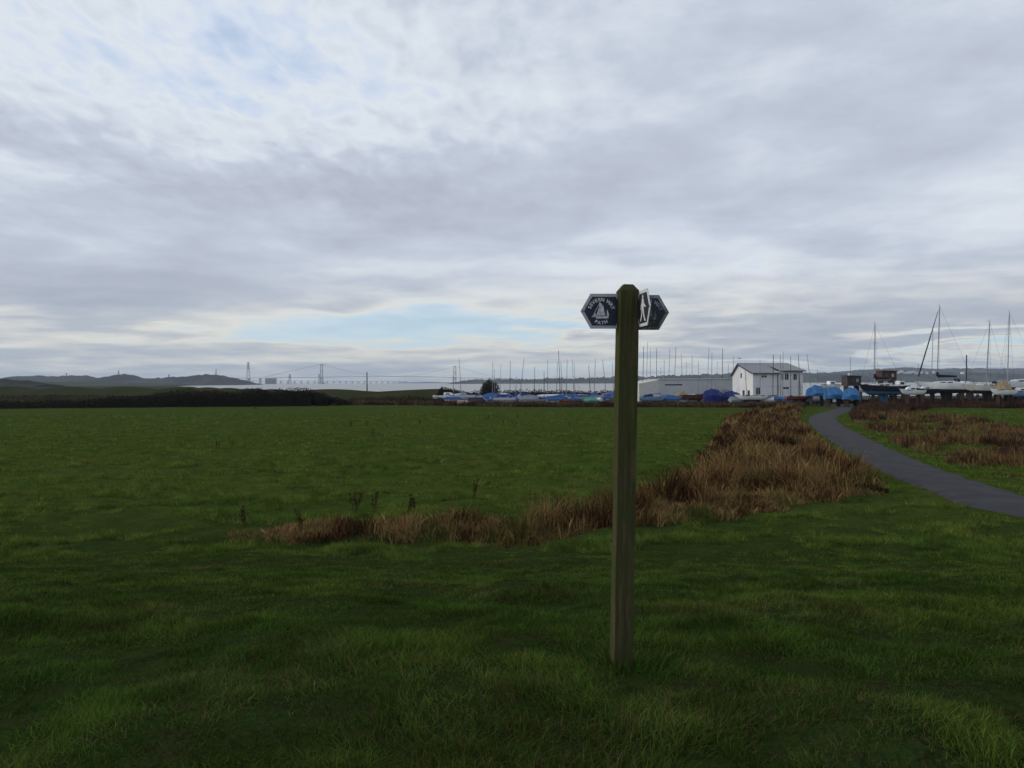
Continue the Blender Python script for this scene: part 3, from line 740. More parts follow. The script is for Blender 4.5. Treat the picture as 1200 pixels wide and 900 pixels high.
for i, (fx, tx, ty, dk) in enumerate(MASTS):
    near = fx > 862
    d = rr.choice([139, 147, 156, 165, 174]) if not near else rr.choice([128, 132.5])
    if fx > 955: d = 136
    cv = rr.choice(pal_c + [None, None, None]); hu = rr.choice(pal_h)
    dinghy(fx, d, rr.choice([.15, 1.2, 1.7, 2.9, 3.4, -.4, .9]) + rr.uniform(-.2, .2), hu, cv, rr.choice(['tent', 'flat']), (tx, ty), 0, dk, (hn[hu.name], nm[cv.name] + ' cover' if cv else 'uncovered'))
for i in range(60):
    fx = 550 + i * 5.5 + rr.uniform(-3, 3)
    if 722 < fx < 748 or fx > 862 and fx < 0: continue
    d = rr.choice([134, 137, 141, 150, 160, 169]) if fx < 862 else rr.choice([127, 129.5])
    cv = rr.choice(pal_c + [WHTC, None, None, None]); hu = rr.choice(pal_h)
    if 822 < fx < 868: continue
    dinghy(fx, d, rr.choice([.0, 3.1, 2.7, .3, 1.4]) + rr.uniform(-.2, .2), hu, cv, rr.choice(['tent', 'flat', 'flat']), None, words=(hn[hu.name], nm[cv.name] + ' cover' if cv else 'uncovered'))
# labels: rank within each look, counted in the picture from the left
ordw = ['first', 'second', 'third', 'fourth', 'fifth', 'sixth', 'seventh', 'eighth', 'ninth', 'tenth', 'eleventh', 'twelfth', 'thirteenth', 'fourteenth', 'fifteenth', 'sixteenth']
groups = {}
for it in items: groups.setdefault((it[3], it[4]), []).append(it)
for (w, hasm), L in groups.items():
    L.sort(key=lambda t: t[0])
    for k, it in enumerate(L):
        lm = 'spot'
        px = it[0]; lm = ('left of the bush' if px < 562 else 'near the bush' if px < 600 else 'between bush and signpost' if px < 722 else 'before the long shed' if px < 862 else 'before the clubhouse' if px < 945 else 'beside blue tarpaulins')
        it[2]['label'] = f"{w[0]} dinghy, {w[1]}, {'masted' if hasm else 'mastless'}, {lm}" + (f", {ordw[k]} such from left" if len(L) > 1 else '')

# big royal blue tarpaulined boats and the other larger hulls at the front of the yard
def covered(px0, px1, d, ztop, m, name, label, cat, seed=0, z0=.25, dep=2.2):
    """lumpy tarpaulin over a boat: ridge, sagging sides, hem"""
    a = at(px0, 448, d); b_ = at(px1, 448, d); L = b_.x - a.x; r_ = random.Random(seed); n = 14
    root = thing(name, label, cat, ((a.x + b_.x) / 2, d, .03), 0)
    mb = MB(); V = []
    for i in range(n + 1):
        t = i / n; x = (t - .5) * L; pk = ztop * (.80 + .2 * math.sin(t * math.pi) + r_.uniform(-.03, .04)); w = dep / 2 * (.45 + .55 * math.sin(min(1, t * 2.2, (1 - t) * 5) * math.pi / 2))
        V += [(x, -w, z0 + r_.uniform(0, .12)), (x, -w * 1.05, pk * .62), (x, -w * .5, pk * .84), (x, 0, pk), (x, w * .5, pk * .84), (x, w * 1.05, pk * .62), (x, w, z0)]
    Fs = [(i * 7 + k, (i + 1) * 7 + k, (i + 1) * 7 + k + 1, i * 7 + k + 1) for i in range(n) for k in range(6)] + [tuple(range(7)), tuple(range(n * 7, n * 7 + 7))[::-1]]
    mb.add(V, Fs); mb.build('tarpaulin', m, root)
    for s_ in (-.28, .28):
        mb = MB(); mb.box((s_ * L, 0, z0 / 2 + .06), (.14, dep * .6, z0 + .12)); mb.build('support', CRD, root)
    return root
covered(824.5, 846, 130, 2.75, DBLC, 'covered_boat', 'left half of the two big royal blue tarpaulined boats at the front', 'boat', 1)
covered(846.5, 867, 130.5, 2.35, DBLC, 'covered_boat', 'royal blue tarpaulined boat next to the clubhouse gable, right of its twin', 'boat', 2)
covered(945, 968, 124, 3.3, LBLC, 'covered_boat', 'bright sky blue tarpaulined boat just right of the clubhouse', 'boat', 3, 1.5)
covered(966, 987, 120, 3.1, LBLC, 'covered_boat', 'bright sky blue tarpaulined boat above the small white notice board', 'boat', 4, 1.2)
covered(988, 1007, 118, 3.0, LBLC, 'covered_boat', 'bright blue tarpaulined boat under the dark timber shed', 'boat', 5, 1.1)
covered(1164, 1185, 117, 3.95, TANC, 'covered_boat', 'tan tent cover over the cockpit between the two right hand yachts', 'boat cover', 6, 2.6, 2.4)
# open keelboats and small launches
def launch(px, d, rz, L, hull, label, name='open_boat', z0=.3, cabin=None, sh=.95, win=True):
    p = at(px, 448, d); root = thing(name, label, 'boat', (p.x, p.y, .03), rz)
    loft(L, L * .34, (z0 + sh * 1.25, z0 + sh * .85, z0 + sh), z0).build('hull', hull, root)
    mb = MB(); n = 14
    for s_ in (-1, 1): mb.box((-L * .05, s_ * L * .155, z0 + sh * .98), (L * .72, .06, .07))
    mb.build('rubbing_strake', mat('dark_strake', (.05, .04, .035)), root)
    if cabin:
        mb = MB(); h = cabin
        mb.add([(L * .3, -L * .07, z0 + sh), (L * .3, L * .07, z0 + sh), (-L * .08, L * .13, z0 + sh * .9), (-L * .08, -L * .13, z0 + sh * .9), (L * .18, -L * .06, z0 + sh + h), (L * .18, L * .06, z0 + sh + h), (-L * .08, L * .11, z0 + sh + h), (-L * .08, -L * .11, z0 + sh + h)],
               [(0, 1, 5, 4), (1, 2, 6, 5), (2, 3, 7, 6), (3, 0, 4, 7), (4, 5, 6, 7)])
        mb.build('cabin', WHT, root)
        for s_ in (-1, 1):
            mb = MB(); mb.box((L * .04, s_ * L * .117, z0 + sh * .97 + h * .5), (L * .16, .05, h * .42)); mb.build('window', WIN, root)
    for x_ in (-L * .25, L * .2):
        mb = MB(); mb.box((x_, 0, z0 * .5 + .04), (.12, L * .25, z0 + .1)); mb.build('support', CRD, root)
    return root
launch(813, 133, .15, 4.6, RUST, 'rust red bare hull under the tan tent sail', z0=.75)
launch(880, 126, 3.0, 5.0, WHT, 'long white open boat before the clubhouse gable', sh=.75, z0=.9)
launch(896, 127.5, .2, 4.6, GREYH, 'pale grey open boat before the clubhouse front', sh=.7, z0=.95)
launch(936, 126, .1, 4.4, REDH, 'faded red open boat before the right end of the clubhouse', sh=.6, z0=.9)
launch(523, 152, .2, 5.2, WHT, 'white and blue boat at the left end of the yard by the grassy bank', sh=1.2, cabin=.5)
launch(690, 134, .1, 5.2, GREYH, 'green and grey open boat just left of the signpost', sh=.9, z0=.55)
launch(669, 136, 3.2, 5.0, WHT, 'white open boat beyond the scrub left of the signpost', sh=.8, z0=.6)
launch(765, 133, .05, 4.8, BLUEH, 'pale blue open boat just right of the signpost', sh=.8, z0=.6)
covered(683, 701, 133, 1.35, GRNC, 'covered_boat', 'low sea green covered boat just left of the signpost', 'boat', 8, .3)
# tan sail tent
p = at(797, 448, 141); root = thing('tan_sail_cover', 'pointed tan canvas tent over a boat before the long shed', 'boat cover', (p.x, p.y, .03))
MB().add([(-1.9, -.8, .9), (1.2, -.8, .9), (1.2, .8, .9), (-1.9, .8, .9), (.75, 0, 2.4), (-1.2, 0, 1.5)], [(0, 1, 4, 5), (1, 2, 4), (2, 3, 5, 4), (3, 0, 5), (3, 2, 1, 0)]).build('canvas', TANC, root)
MB().box((-.3, 0, .45), (2.4, 1.1, .9)).build('frame', mat('dark_frame', (.05, .045, .04)), root)
# drum and black tank, mast on trestles
p = at(542, 448, 131); root = thing('fuel_drum', 'pale pinkish drum lying on its side at the edge of the scrub', 'drum', (p.x, p.y, .03))
mb = MB(); mb.cyl((-.9, 0, .55), (.9, 0, .5), .45, n=18); 
for x_ in (-.9, -.3, .3, .88): mb.cyl((x_ - .02, 0, .55 - (x_ + .9) * .028), (x_ + .02, 0, .55 - (x_ + .9) * .028), .47, n=18)
mb.build('barrel', mat('faded_pink_paint', (.36, .25, .25), (.28, .19, .18)), root); MB().box((0, 0, .08), (1.2, .7, .12)).build('chock', RUST, root)
covered(549.5, 566, 132, 1.15, mat('black_sheet', (.014, .012, .014), (.03, .02, .02), rough=.8), 'covered_boat', 'low black sheeted boat right of the pinkish drum', 'boat', 9, .1)
a = at(556, 456.5, 134); b_ = at(576, 470, 131); root = thing('stored_mast', 'pale loose mast propped at a slant in front of the round bush', 'mast', (b_.x, b_.y, .03))
o_ = Vector(root.location); mb = MB(); mb.cyl(Vector((a.x, a.y, a.z)) - o_, Vector((b_.x, b_.y, .12)) - o_, .07, n=6); mb.build('spar', ALU, root)
q = Vector((a.x, a.y, 0)) - o_; MB().cyl(q + Vector((.5, 0, -.03)), q + Vector((.35, 0, 2.25)), .04, n=5).cyl(q + Vector((.1, .3, -.03)), q + Vector((.3, 0, 2.2)), .04, n=5).build('trestle', RUST, root)

# yachts
def yacht(px, d, rz, L, label, hullm, underm, mast_top, zk=.55, sheer=1.5, boom=None, furl=None, name='yacht', cabin=.5, mastm=None, stripe=None, sprd=2, mz=None):
    p = at(px, 448, d); root = thing(name, label, 'yacht', (p.x, p.y, .03), rz, None)
    B = L * .32; z0 = zk; sz = (z0 + sheer * 1.22, z0 + sheer * .92, z0 + sheer); wl = z0 + sheer * .45
    loft(L, B, sz, z0, False, wl, 9, 22, .72).build('hull', hullm, root, smooth=False)
    loft(L, B, sz, z0, True, wl, 9, 22, .72).build('underwater_hull', underm, root)
    mb = MB(); mb.add([(L * .10, .10, z0 + .1), (L * .10, -.10, z0 + .1), (-L * .12, -.10, z0 + .1), (-L * .12, .10, z0 + .1), (L * .03, .07, .02), (L * .03, -.07, .02), (-L * .10, -.07, .02), (-L * .10, .07, .02)],
                      [(0, 1, 5, 4), (1, 2, 6, 5), (2, 3, 7, 6), (3, 0, 4, 7), (4, 5, 6, 7)]); mb.build('keel', underm, root)
    zd = z0 + sheer * .97
    mb = MB(); w0, w1 = B * .17, B * .30; x0, x1, x2 = L * .28, L * .12, -L * .20
    mb.add([(x0, -w0, zd - .1), (x0, w0, zd - .1), (x2, w1, zd - .1), (x2, -w1, zd - .1), (x1, -w0, zd + cabin * .8), (x1, w0, zd + cabin * .8), (x2 + .1, w1 * .85, zd + cabin), (x2 + .1, -w1 * .85, zd + cabin)],
           [(0, 1, 5, 4), (1, 2, 6, 5), (2, 3, 7, 6), (3, 0, 4, 7), (4, 5, 6, 7)]); mb.build('cabin', WHT, root)
    for s_ in (-1, 1):
        for k, xx in enumerate((L * .05, -L * .07)):
            mb = MB(); mb.box((xx, s_ * (w1 * .86 + .06 - .02 * (1 - k)), zd + cabin * .42), (L * .085, .10, cabin * .34), rz=-s_ * .10); mb.build('window', WIN, root)
    mb = MB()                                                       # cockpit coamings, hatch and sprayhood
    for s_ in (-1, 1): mb.box((-L * .32, s_ * B * .25, zd + .10), (L * .22, .14, .3))
    mb.box((L * .17, 0, zd + cabin * .55), (.5, .5, .12)); mb.build('coaming', WHT, root)
    mb = MB(); n = 6
    for i in range(n + 1):
        a = math.pi * i / n
        for xx in (-L * .15, -L * .24): mb.v.append((xx, B * .27 * math.cos(a), zd + cabin * .6 + .55 * math.sin(a) * (1 if xx > -L * .2 else .8)))
    mb.f += [(2 * i, 2 * i + 1, 2 * i + 3, 2 * i + 2) for i in range(n)] + [tuple(range(0, 2 * n + 2, 2))]
    mb.build('sprayhood', stripe or NVYC, root)
    mb = MB()                                                       # guard rails
    for s_ in (-1, 1):
        pts = []
        for t in (.03, .18, .34, .5, .66, .82, .97):
            bb = B / 2 * (math.sin(min(t / .58, 1) * math.pi / 2) ** .75 if t < .58 else 1 - .28 * ((t - .58) / .42) ** 1.6) * .96
            sh = sz[0] * (1 - t) ** 2 + sz[1] * 2 * t * (1 - t) + sz[2] * t * t
            pts.append(Vector((L / 2 - t * L, s_ * bb, sh))); mb.cyl(pts[-1], pts[-1] + Vector((0, 0, .6)), .018, n=4)
        up = [q + Vector((0, 0, .6)) for q in pts]; mb.path(up, .014, 4); mb.path([q + Vector((0, 0, .3)) for q in pts], .010, 4)
    mb.cyl((-L * .47, -B * .34, zd + .6), (-L * .47, B * .34, zd + .6), .02, n=4); mb.build('guard_rail', STEEL, root)
    mtop = at(mast_top[0], mast_top[1], d); mh = mtop.z; lx = mtop.x - p.x
    mx = L * .10
    M = Matrix.Rotation(-rz, 3, 'Z'); lv = M @ Vector((lx, 0, 0)); 
    fx = Vector((mx, 0, zd + cabin * .6)); top = Vector((lv.x, lv.y, mh))
    # keep the mast foot where the picture has it: mast at the given px offset
    if mz is not None:
        fp = at(mz, 448, d); fv = M @ Vector((fp.x - p.x, 0, 0)); fx = Vector((fv.x, 0, zd + cabin * .5)) if abs(math.cos(rz)) > .3 else fx
        fx.x = (fp.x - p.x) / math.cos(rz); top = Vector(((mtop.x - p.x) / math.cos(rz), 0, mh))
    ms = MB(); ms.cyl(fx, top, .085, .06, 8)
    ms.build('mast', mastm or ALU, root)
    mb = MB()
    for k in range(sprd):
        q = fx.lerp(top, (.36, .68)[k] if sprd == 2 else .5); mb.box(q, (.05, 1.5 - .4 * k, .05))
    mb.cyl(top, top + Vector((0, 0, .5)), .015, n=4); mb.box(top + Vector((.15, 0, .12)), (.5, .03, .03)); mb.build('spreader', ALU, root)
    mb = MB(); bow = Vector((L * .49, 0, sz[0])); st_ = Vector((-L * .49, 0, sz[2]))
    for q in (bow, st_, Vector((fx.x - .2, B * .46, zd)), Vector((fx.x - .2, -B * .46, zd))): mb.cyl(q, top - Vector((0, 0, .15)), .013, n=3)
    mb.build('rigging', DALU, root)
    if furl:
        mb = MB(); q = bow.lerp(top, .06); mb.cyl(q, bow.lerp(top, .55), .11, .09, 7); mb.cyl(bow.lerp(top, .55), bow.lerp(top, .93), .09, .04, 7); mb.build('furled_headsail', furl, root)
    if boom:
        bz = zd + cabin + .55; mb = MB(); q = Vector((fx.x, 0, bz)); e = Vector((fx.x - L * .36, 0, bz + .05))
        mb.cyl(q, e, .06, n=6); mb.build('boom', ALU, root)
        mb = MB(); mb.cyl(q + Vector((0, 0, .9)), q + Vector((-.12, 0, .25)), .12, .30, 8); mb.cyl(q + Vector((-.05, 0, .22)), e + Vector((.2, 0, .12)), .27, .13, 8); mb.build('sail_cover', boom, root)
    for xx in (L * .2, -L * .2):
        mb = MB(); mb.box((xx, 0, .25), (.16, B * .9, .16)); mb.box((xx, 0, z0 * .5), (.14, B * .35, z0 * .9)); mb.build('cradle_beam', CRD, root)
    for xx in (L * .24, L * .02, -L * .26):
        for s_ in (-1, 1):
            mb = MB(); mb.cyl((xx, s_ * B * .62, 0), (xx, s_ * B * .30, z0 + sheer * .30), .05, n=6); mb.box((xx, s_ * B * .62, .04), (.4, .4, .08)); mb.build('prop', CRD, root)
    return root
DKU = mat('dark_antifouling', (.022, .024, .03), (.04, .03, .03), rough=.85)
BLU = mat('blue_antifouling', (.05, .15, .27), (.035, .1, .2), rough=.8)
yacht(1034, 119, R(180), 6.9, 'navy hulled yacht on blue keel with bare mast, nearest the lane end', NAVYH, BLU, (1025.3, 379), zk=1.75, sheer=1.45, boom=NVYC, mz=1025, cabin=.5, furl=None)
yacht(1108, 125, R(158), 8.4, 'large white yacht with tallest mast, navy sail cover and two furled headsails', WHT, DKU, (1102.4, 358.5), zk=1.95, sheer=1.65, boom=NVYC, mz=1100, cabin=.42, furl=NVYC)
yacht(1156, 118, R(172), 6.4, 'white yacht with grey green stripe beside the tan tent cover', CREAM, DKU, (1159.5, 377), zk=1.95, sheer=1.25, mz=1156, cabin=.36, sprd=1)
yacht(1196, 130, R(186), 8.2, 'white yacht with pale mast cut off by the right picture edge', WHT, DKU, (1182, 366.5), zk=2.2, sheer=1.5, mz=1179.5, cabin=.6, sprd=2)
launch(1069, 114, R(188), 3.9, WHT, 'small white motor boat between the navy yacht and the large white yacht', 'motor_boat', 1.9, .42, .75)
launch(1176, 112, R(176), 3.6, WHT, 'white launch with pale green stern below the tan tent cover', 'motor_boat', 1.85, None, .8)
launch(1086, 120, R(190), 3.8, NAVYH, 'dark low launch tucked behind the small motor boat', 'motor_boat', 1.9, .4, .8)
launch(1054, 126, R(15), 4.2, WHT, 'white wheelhouse launch behind the stern of the navy yacht', 'motor_boat', 2.2, .8, 1.0)
launch(1131, 130, R(200), 4.4, GREYH, 'grey launch half hidden between the large white yacht and the black pole', 'motor_boat', 2.0, .8, 1.1)
launch(1015, 126, R(170), 4.0, WHT, 'white launch behind the bow of the navy yacht', 'motor_boat', 2.1, .7, .9)
launch(1199, 116, R(170), 4.6, BLUEH, 'pale blue launch at the right picture edge below the last yacht', 'motor_boat', 1.5, .5, .9)
launch(955, 128, R(170), 4.4, CREAM, 'cream launch low under the first sky blue tarpaulin', 'motor_boat', .6, None, .9)
launch(973, 132, R(10), 4.4, WHT, 'white launch behind the sky blue tarpaulins', 'motor_boat', 2.6, .6, .8)
# second spar of the ketch rig beside the large yacht and loose poles
def pole(fx, fy, tx, ty, d, r, m, label, name='pole', cat='pole'):
    a = at(fx, fy, d); b_ = at(tx, ty, d); o = link(name, MB().cyl((0, 0, -.1), (b_.x - a.x, 0, b_.z - max(a.z, 0)), r, r * .8, 7).cyl((0, 0, -.1), (0, 0, .12), r * 1.6, r * 1.6, 8).mesh(name, m), None, (a.x, a.y, max(a.z, 0)))
    return tag(o, label, cat)
pole(1132.3, 475, 1132.7, 416, 134, .12, DALU, 'thin black pole standing between the large white yacht and its neighbour')
pole(1091, 474, 1093.4, 387, 136, .06, ALU, 'pale slim mast left of the tallest mast', 'stored_mast', 'mast')
pole(1075, 474, 1076, 426, 136, .05, ALU, 'short pale pole behind the small motor boat', 'pole', 'pole')
pole(996.5, 474, 996.5, 418, 134, .05, ALU, 'bare thin pole over the dark timber shed')
pole(430.3, 470, 430, 436, 190, .16, DALU, 'dark marker post rising from the grassy bank before the bridge', 'marker_post', 'post')
pole(968, 478, 968, 447, 119, .05, DALU, 'short dark post among the sky blue tarpaulined boats')
# sheds and boards
def shed(px0, px1, d, z0, z1, m, label, name, rm, dep=2.2):
    a = at(px0, 448, d); b_ = at(px1, 448, d); w = b_.x - a.x; root = thing(name, label, 'shed', ((a.x + b_.x) / 2, d, .03))
    mb = MB(); n = max(6, int(w / .22))
    for k in range(n): mb.box((-w / 2 + (k + .5) * w / n, -dep / 2 + .01 * (k % 2), (z0 + z1) / 2), (w / n * .94, .05, z1 - z0))
    mb.box((0, .03, (z0 + z1) / 2), (w * .98, dep - .02, z1 - z0 - .02)); mb.build('wall', m, root)
    MB().box((0, 0, z1 + .06), (w + .25, dep + .3, .1), ry=.02).build('roof', rm, root)
    for k_ in (-1, 1): MB().box((k_ * w * .22, -dep / 2 - .04, (z0 + z1) / 2 + .1), (w * .16, .05, (z1 - z0) * .34)).build('window', WIN if k_ < 0 else GREYH, root)
    if z0 > .3:
        for s_ in (-1, 1): MB().box((s_ * w * .38, 0, z0 / 2 - .01), (.16, dep * .7, z0)).build('leg', CRD, root)
    return root
shed(989.5, 1005.5, 124, 3.2, 4.75, mat('dark_timber', (.045, .038, .034), (.07, .062, .055), scale=1.5), 'dark timber shed raised behind the bright blue tarpaulined boat', 'timber_shed', DALU)
s_ = shed(1030, 1047, 128, 4.0, 5.6, mat('rust_brown_boards', (.085, .045, .032), (.055, .034, .027), scale=1.5), 'rust brown boarded cabin on legs behind the navy yacht', 'boarded_cabin', RUST)
p = gnd(979.5, 474); root = thing('notice_board', 'small white notice board on two legs beside the lane end', 'sign', (p.x, p.y, .03))
MB().box((0, 0, .62), (1.05, .04, .45)).build('board', WHT, root)
for q in (-.4, .4): MB().box((q, .05, .4), (.06, .05, .8)).build('leg', RUST, root)

# the clubhouse
def clubhouse():
    th = R(10); c0 = at(882.5, 448, 140); root = thing('clubhouse', 'white two storey clubhouse with grey pitched roof behind the dinghies', 'building', (c0.x, c0.y, .02), th)
    L = 9.9; D = 8.2; e = 5.55; rz_ = 7.25; eu = 5.98; xr = 5.25
    CL = mat('white_clad_wall', (.72, .72, .72), (.64, .64, .645), rough=.8, scale=.6); RF = mat('grey_sheet_roof', (.27, .27, .29), (.22, .22, .24), rough=.6)
    TR = mat('dark_grey_trim', (.07, .07, .08), (.05, .05, .055)); WT = mat('white_trim', (.7, .7, .7), (.62, .62, .62))
    t = .16; yr = 5.6                                           # ridge sits towards the back
    mb = MB()                                                   # walls as a shell with real openings on the front
    def wall(o, ux, uz, W, polyh, holes, thick, nrm):
        """panel grid with holes; polyh(u) gives height"""
        us = sorted({0, W} | {h[0] for h in holes} | {h[1] for h in holes}); 
        if callable(polyh): us = sorted(set(us) | {round(W * k / 8, 3) for k in range(9)} | {yr} if W > yr and nrm else set(us))
        for a, b_ in zip(us[:-1], us[1:]):
            hs = sorted([h for h in holes if h[0] <= a + 1e-6 and h[1] >= b_ - 1e-6], key=lambda h: h[2]); z = 0
            for h in hs + [None]:
                z1a, z1b = (h[2], h[2]) if h else (polyh(a), polyh(b_))
                P_ = [(a, z), (b_, z), (b_, z1b), (a, z1a)]
                vs = [Vector(o) + Vector(ux) * u + Vector((0, 0, zz)) for u, zz in P_]; nn = Vector(uz)
                mb.add(vs + [v + nn * thick for v in vs], [(0, 1, 2, 3), (7, 6, 5, 4), (0, 4, 5, 1), (1, 5, 6, 2), (2, 6, 7, 3), (3, 7, 4, 0)])
                if h: z = h[3]
    fr = [(1.6, 2.75, 4.62, 5.12), (.55, 1.45, 1.5, 2.9), (5.55, 6.1, 4.2, 5.45), (6.25, 7.1, 4.2, 5.45), (7.95, 8.75, 4.2, 5.4), (5.9, 7.15, 2.5, 2.95), (7.35, 7.6, 3.45, 3.8)]
    wall((0, 0, 0), (1, 0, 0), (0, 1, 0), L, lambda u: e if u < xr - 1e-6 else eu, [h for h in fr], t, False)
    gp = lambda v: e + (rz_ - e) * v / yr if v < yr else rz_ - (rz_ - 5.2) * (v - yr) / (D - yr)
    ga = [(4.3, 5.0, 4.6, 5.6), (1.2, 2.2, .02, 2.4), (3.2, 4.2, 1.0, 2.4)]
    wall((0, t, 0), (0, 1, 0), (1, 0, 0), D - t, gp, [(a - t, b_ - t, c_, d_) for a, b_, c_, d_ in ga], t, True)
    gq = lambda v: eu + (rz_ - eu) * v / yr if v < yr else rz_ - (rz_ - 5.2) * (v - yr) / (D - yr)
    wall((L, t, 0), (0, 1, 0), (-1, 0, 0), D - t, gq, [], t, True)
    wall((t, D, 0), (1, 0, 0), (0, -1, 0), L - 2 * t, lambda u: 5.15, [], t, False)
    mb.build('wall', CL, root)
    # roof slabs with standing ribs
    mb = MB(); ov = .35; th_ = .09
    def slab(x0, x1, ya, za, yb, zb):
        mb.add([(x0, ya, za), (x1, ya, za), (x1, yb, zb), (x0, yb, zb), (x0, ya, za + th_), (x1, ya, za + th_), (x1, yb, zb + th_), (x0, yb, zb + th_)], [(0, 3, 2, 1), (4, 5, 6, 7), (0, 1, 5, 4), (1, 2, 6, 5), (2, 3, 7, 6), (3, 0, 4, 7)])
        n = int((x1 - x0) / .5)
        for k in range(1, n):
            xx = x0 + (x1 - x0) * k / n; l = Vector((xx, ya, za + th_ + .01)); h = Vector((xx, yb, zb + th_ + .01)); mb.cyl(l, h, .025, n=4)
    sl = (rz_ - e) / yr; su = (rz_ - eu) / yr
    slab(-ov, xr, -ov, e - sl * ov + .03, yr, rz_ + .03); slab(xr + .01, L + ov, -ov * 1.4, eu - su * ov * 1.4 + .035, yr - .01, rz_ + .035)
    slab(-ov, L + ov, D + ov, 5.2 - .2, yr + .01, rz_ + .04)
    rf = mb.build('roof', RF, root)
    MB().box((L / 2, yr, rz_ + .15), (L + 2 * ov, .3, .08)).build('ridge_cap', RF, rf)
    mb = MB(); mb.box((xr / 2 - .1, -ov - .05, e - sl * ov - .03), (xr + ov, .12, .12)); mb.build('gutter', TR, root)
    mb = MB(); mb.box(((xr + L + ov) / 2, -ov * 1.4 - .05, eu - su * ov * 1.4 - .03), (L + ov - xr, .12, .12)); mb.build('gutter', TR, root)
    mb = MB()
    mb.add([(-ov - .04, -ov, e - sl * ov - .14), (-ov - .04, yr, rz_ - .14), (-ov - .04, D + ov, 4.86), (-ov - .04, D + ov, 5.08), (-ov - .04, yr, rz_ + .1), (-ov - .04, -ov, e - sl * ov + .1),
            (-ov, -ov, e - sl * ov - .14), (-ov, yr, rz_ - .14), (-ov, D + ov, 4.86), (-ov, D + ov, 5.08), (-ov, yr, rz_ + .1), (-ov, -ov, e - sl * ov + .1)],
           [(0, 1, 4, 5), (1, 2, 3, 4), (6, 11, 10, 7), (7, 10, 9, 8), (0, 5, 11, 6), (5, 4, 10, 11), (4, 3, 9, 10), (0, 6, 7, 1), (1, 7, 8, 2), (2, 8, 9, 3)]); mb.build('bargeboard', TR, root)
    for (x0, x1, z0, z1) in fr:
        f = MB(); w = .06
        for c_, d_ in (((x0 + w / 2, 0, (z0 + z1) / 2), (w, .1, z1 - z0)), ((x1 - w / 2, 0, (z0 + z1) / 2), (w, .1, z1 - z0)), (((x0 + x1) / 2, 0, z0 + w / 2), (x1 - x0 - 2 * w, .1, w)), (((x0 + x1) / 2, 0, z1 - w / 2), (x1 - x0 - 2 * w, .1, w)), (((x0 + x1) / 2, 0, (z0 + z1) / 2), (.05, .08, z1 - z0 - 2 * w))):
            f.box((c_[0], c_[1] + .06, c_[2]), d_)
        fo = f.build('window', WT, root); MB().box(((x0 + x1) / 2, .10, (z0 + z1) / 2), (x1 - x0 - .04, .02, z1 - z0 - .04)).build('pane', WIN, fo)
    for i, (y0, y1, z0, z1) in enumerate(ga):
        f = MB(); w = .07
        f.box((.06, (y0 + y1) / 2, z1 - w / 2), (.1, y1 - y0, w)); f.box((.06, y0 + w / 2, (z0 + z1 - w) / 2), (.1, w, z1 - z0 - w)); f.box((.06, y1 - w / 2, (z0 + z1 - w) / 2), (.1, w, z1 - z0 - w))
        fo = f.build('door' if i == 1 else 'window', WT, root); MB().box((.11, (y0 + y1) / 2, (z0 + z1) / 2), (.02, y1 - y0 - .04, z1 - z0 - .04)).build('pane' if i != 1 else 'door_panel', WIN, fo)
    for xx, top in ((4.85, e), (9.1, eu)):
        MB().box((xx, -.07, top / 2 - .05), (.10, .10, top - .1)).build('downpipe', TR, root)
    MB().box((xr / 2 + 2.3, -.012, 2.98), (L - .1, .02, .05)).build('cladding_joint', mat('joint_grey', (.4, .4, .41)), root)
    return root
clubhouse()
# long low white shed with a sloping left end
def long_shed():
    a = at(772, 448, 152); b_ = at(859, 448, 155); root = thing('long_shed', 'long low white shed with a sloping left end between signpost and clubhouse', 'building', (a.x, a.y, .02), math.atan2(b_.y - a.y, b_.x - a.x))
    L = (Vector((b_.x, b_.y)) - Vector((a.x, a.y))).length; H = at(772, 445.0, 152).z; h2 = at(751, 449.5, 156).z; w = 3.9; D = 9
    CL = mat('pale_sheet_wall', (.50, .51, .52), (.44, .45, .465), rough=.75, scale=.5)
    mb = MB(); mb.add([(0, 0, 0), (L, 0, 0), (L, 0, H), (0, 0, H), (0, D, 0), (L, D, 0), (L, D, H), (0, D, H), (L, D / 2, H + .1), (0, D / 2, H + .1)], [(0, 1, 2, 3), (5, 4, 7, 6), (4, 0, 3, 9, 7), (1, 5, 6, 8, 2)])
    n = int(L / .6)
    for k in range(n): mb.box(((k + .5) * L / n, -.012, H / 2 - .05), (.06, .024, H - .15))
    mb.build('wall', CL, root)
    mb = MB(); mb.add([(-.05, -.15, H), (L + .15, -.15, H), (L + .15, D / 2, H + .12), (-.05, D / 2, H + .12), (L + .15, D + .15, H), (-.05, D + .15, H), (-.05, -.15, H + .08), (L + .15, -.15, H + .08), (L + .15, D / 2, H + .2), (-.05, D / 2, H + .2), (L + .15, D + .15, H + .08), (-.05, D + .15, H + .08)],
           [(6, 7, 8, 9), (9, 8, 10, 11), (0, 1, 7, 6), (4, 5, 11, 10), (0, 6, 9, 11, 5, 3), (1, 2, 4, 10, 8, 7)]); mb.build('roof', mat('pale_sheet_roof', (.36, .37, .38)), root)
    mb = MB(); mb.add([(-.01, .02, H - .06), (-w, .5, h2), (-w, D - .5, h2), (-.01, D, H - .06), (-.01, .02, 0), (-w, .5, 0), (-w, D - .5, 0), (-.01, D, 0)], [(0, 3, 2, 1), (0, 1, 5, 4), (1, 2, 6, 5), (2, 3, 7, 6)]); mb.build('lean_to', mat('cream_sheet', (.58, .56, .50), (.50, .49, .45), rough=.7), root)
    mb = MB(); mb.box((3.1, -.05, at(790, 451, 152).z), (3.6, .04, .22)); mb.build('window', WIN, root)
    p_ = MB(); p_.box((L - 1.6, -.03, 1.2), (1.6, .04, 2.3)); p_.build('door', mat('pale_door', (.30, .32, .35)), root)
long_shed()
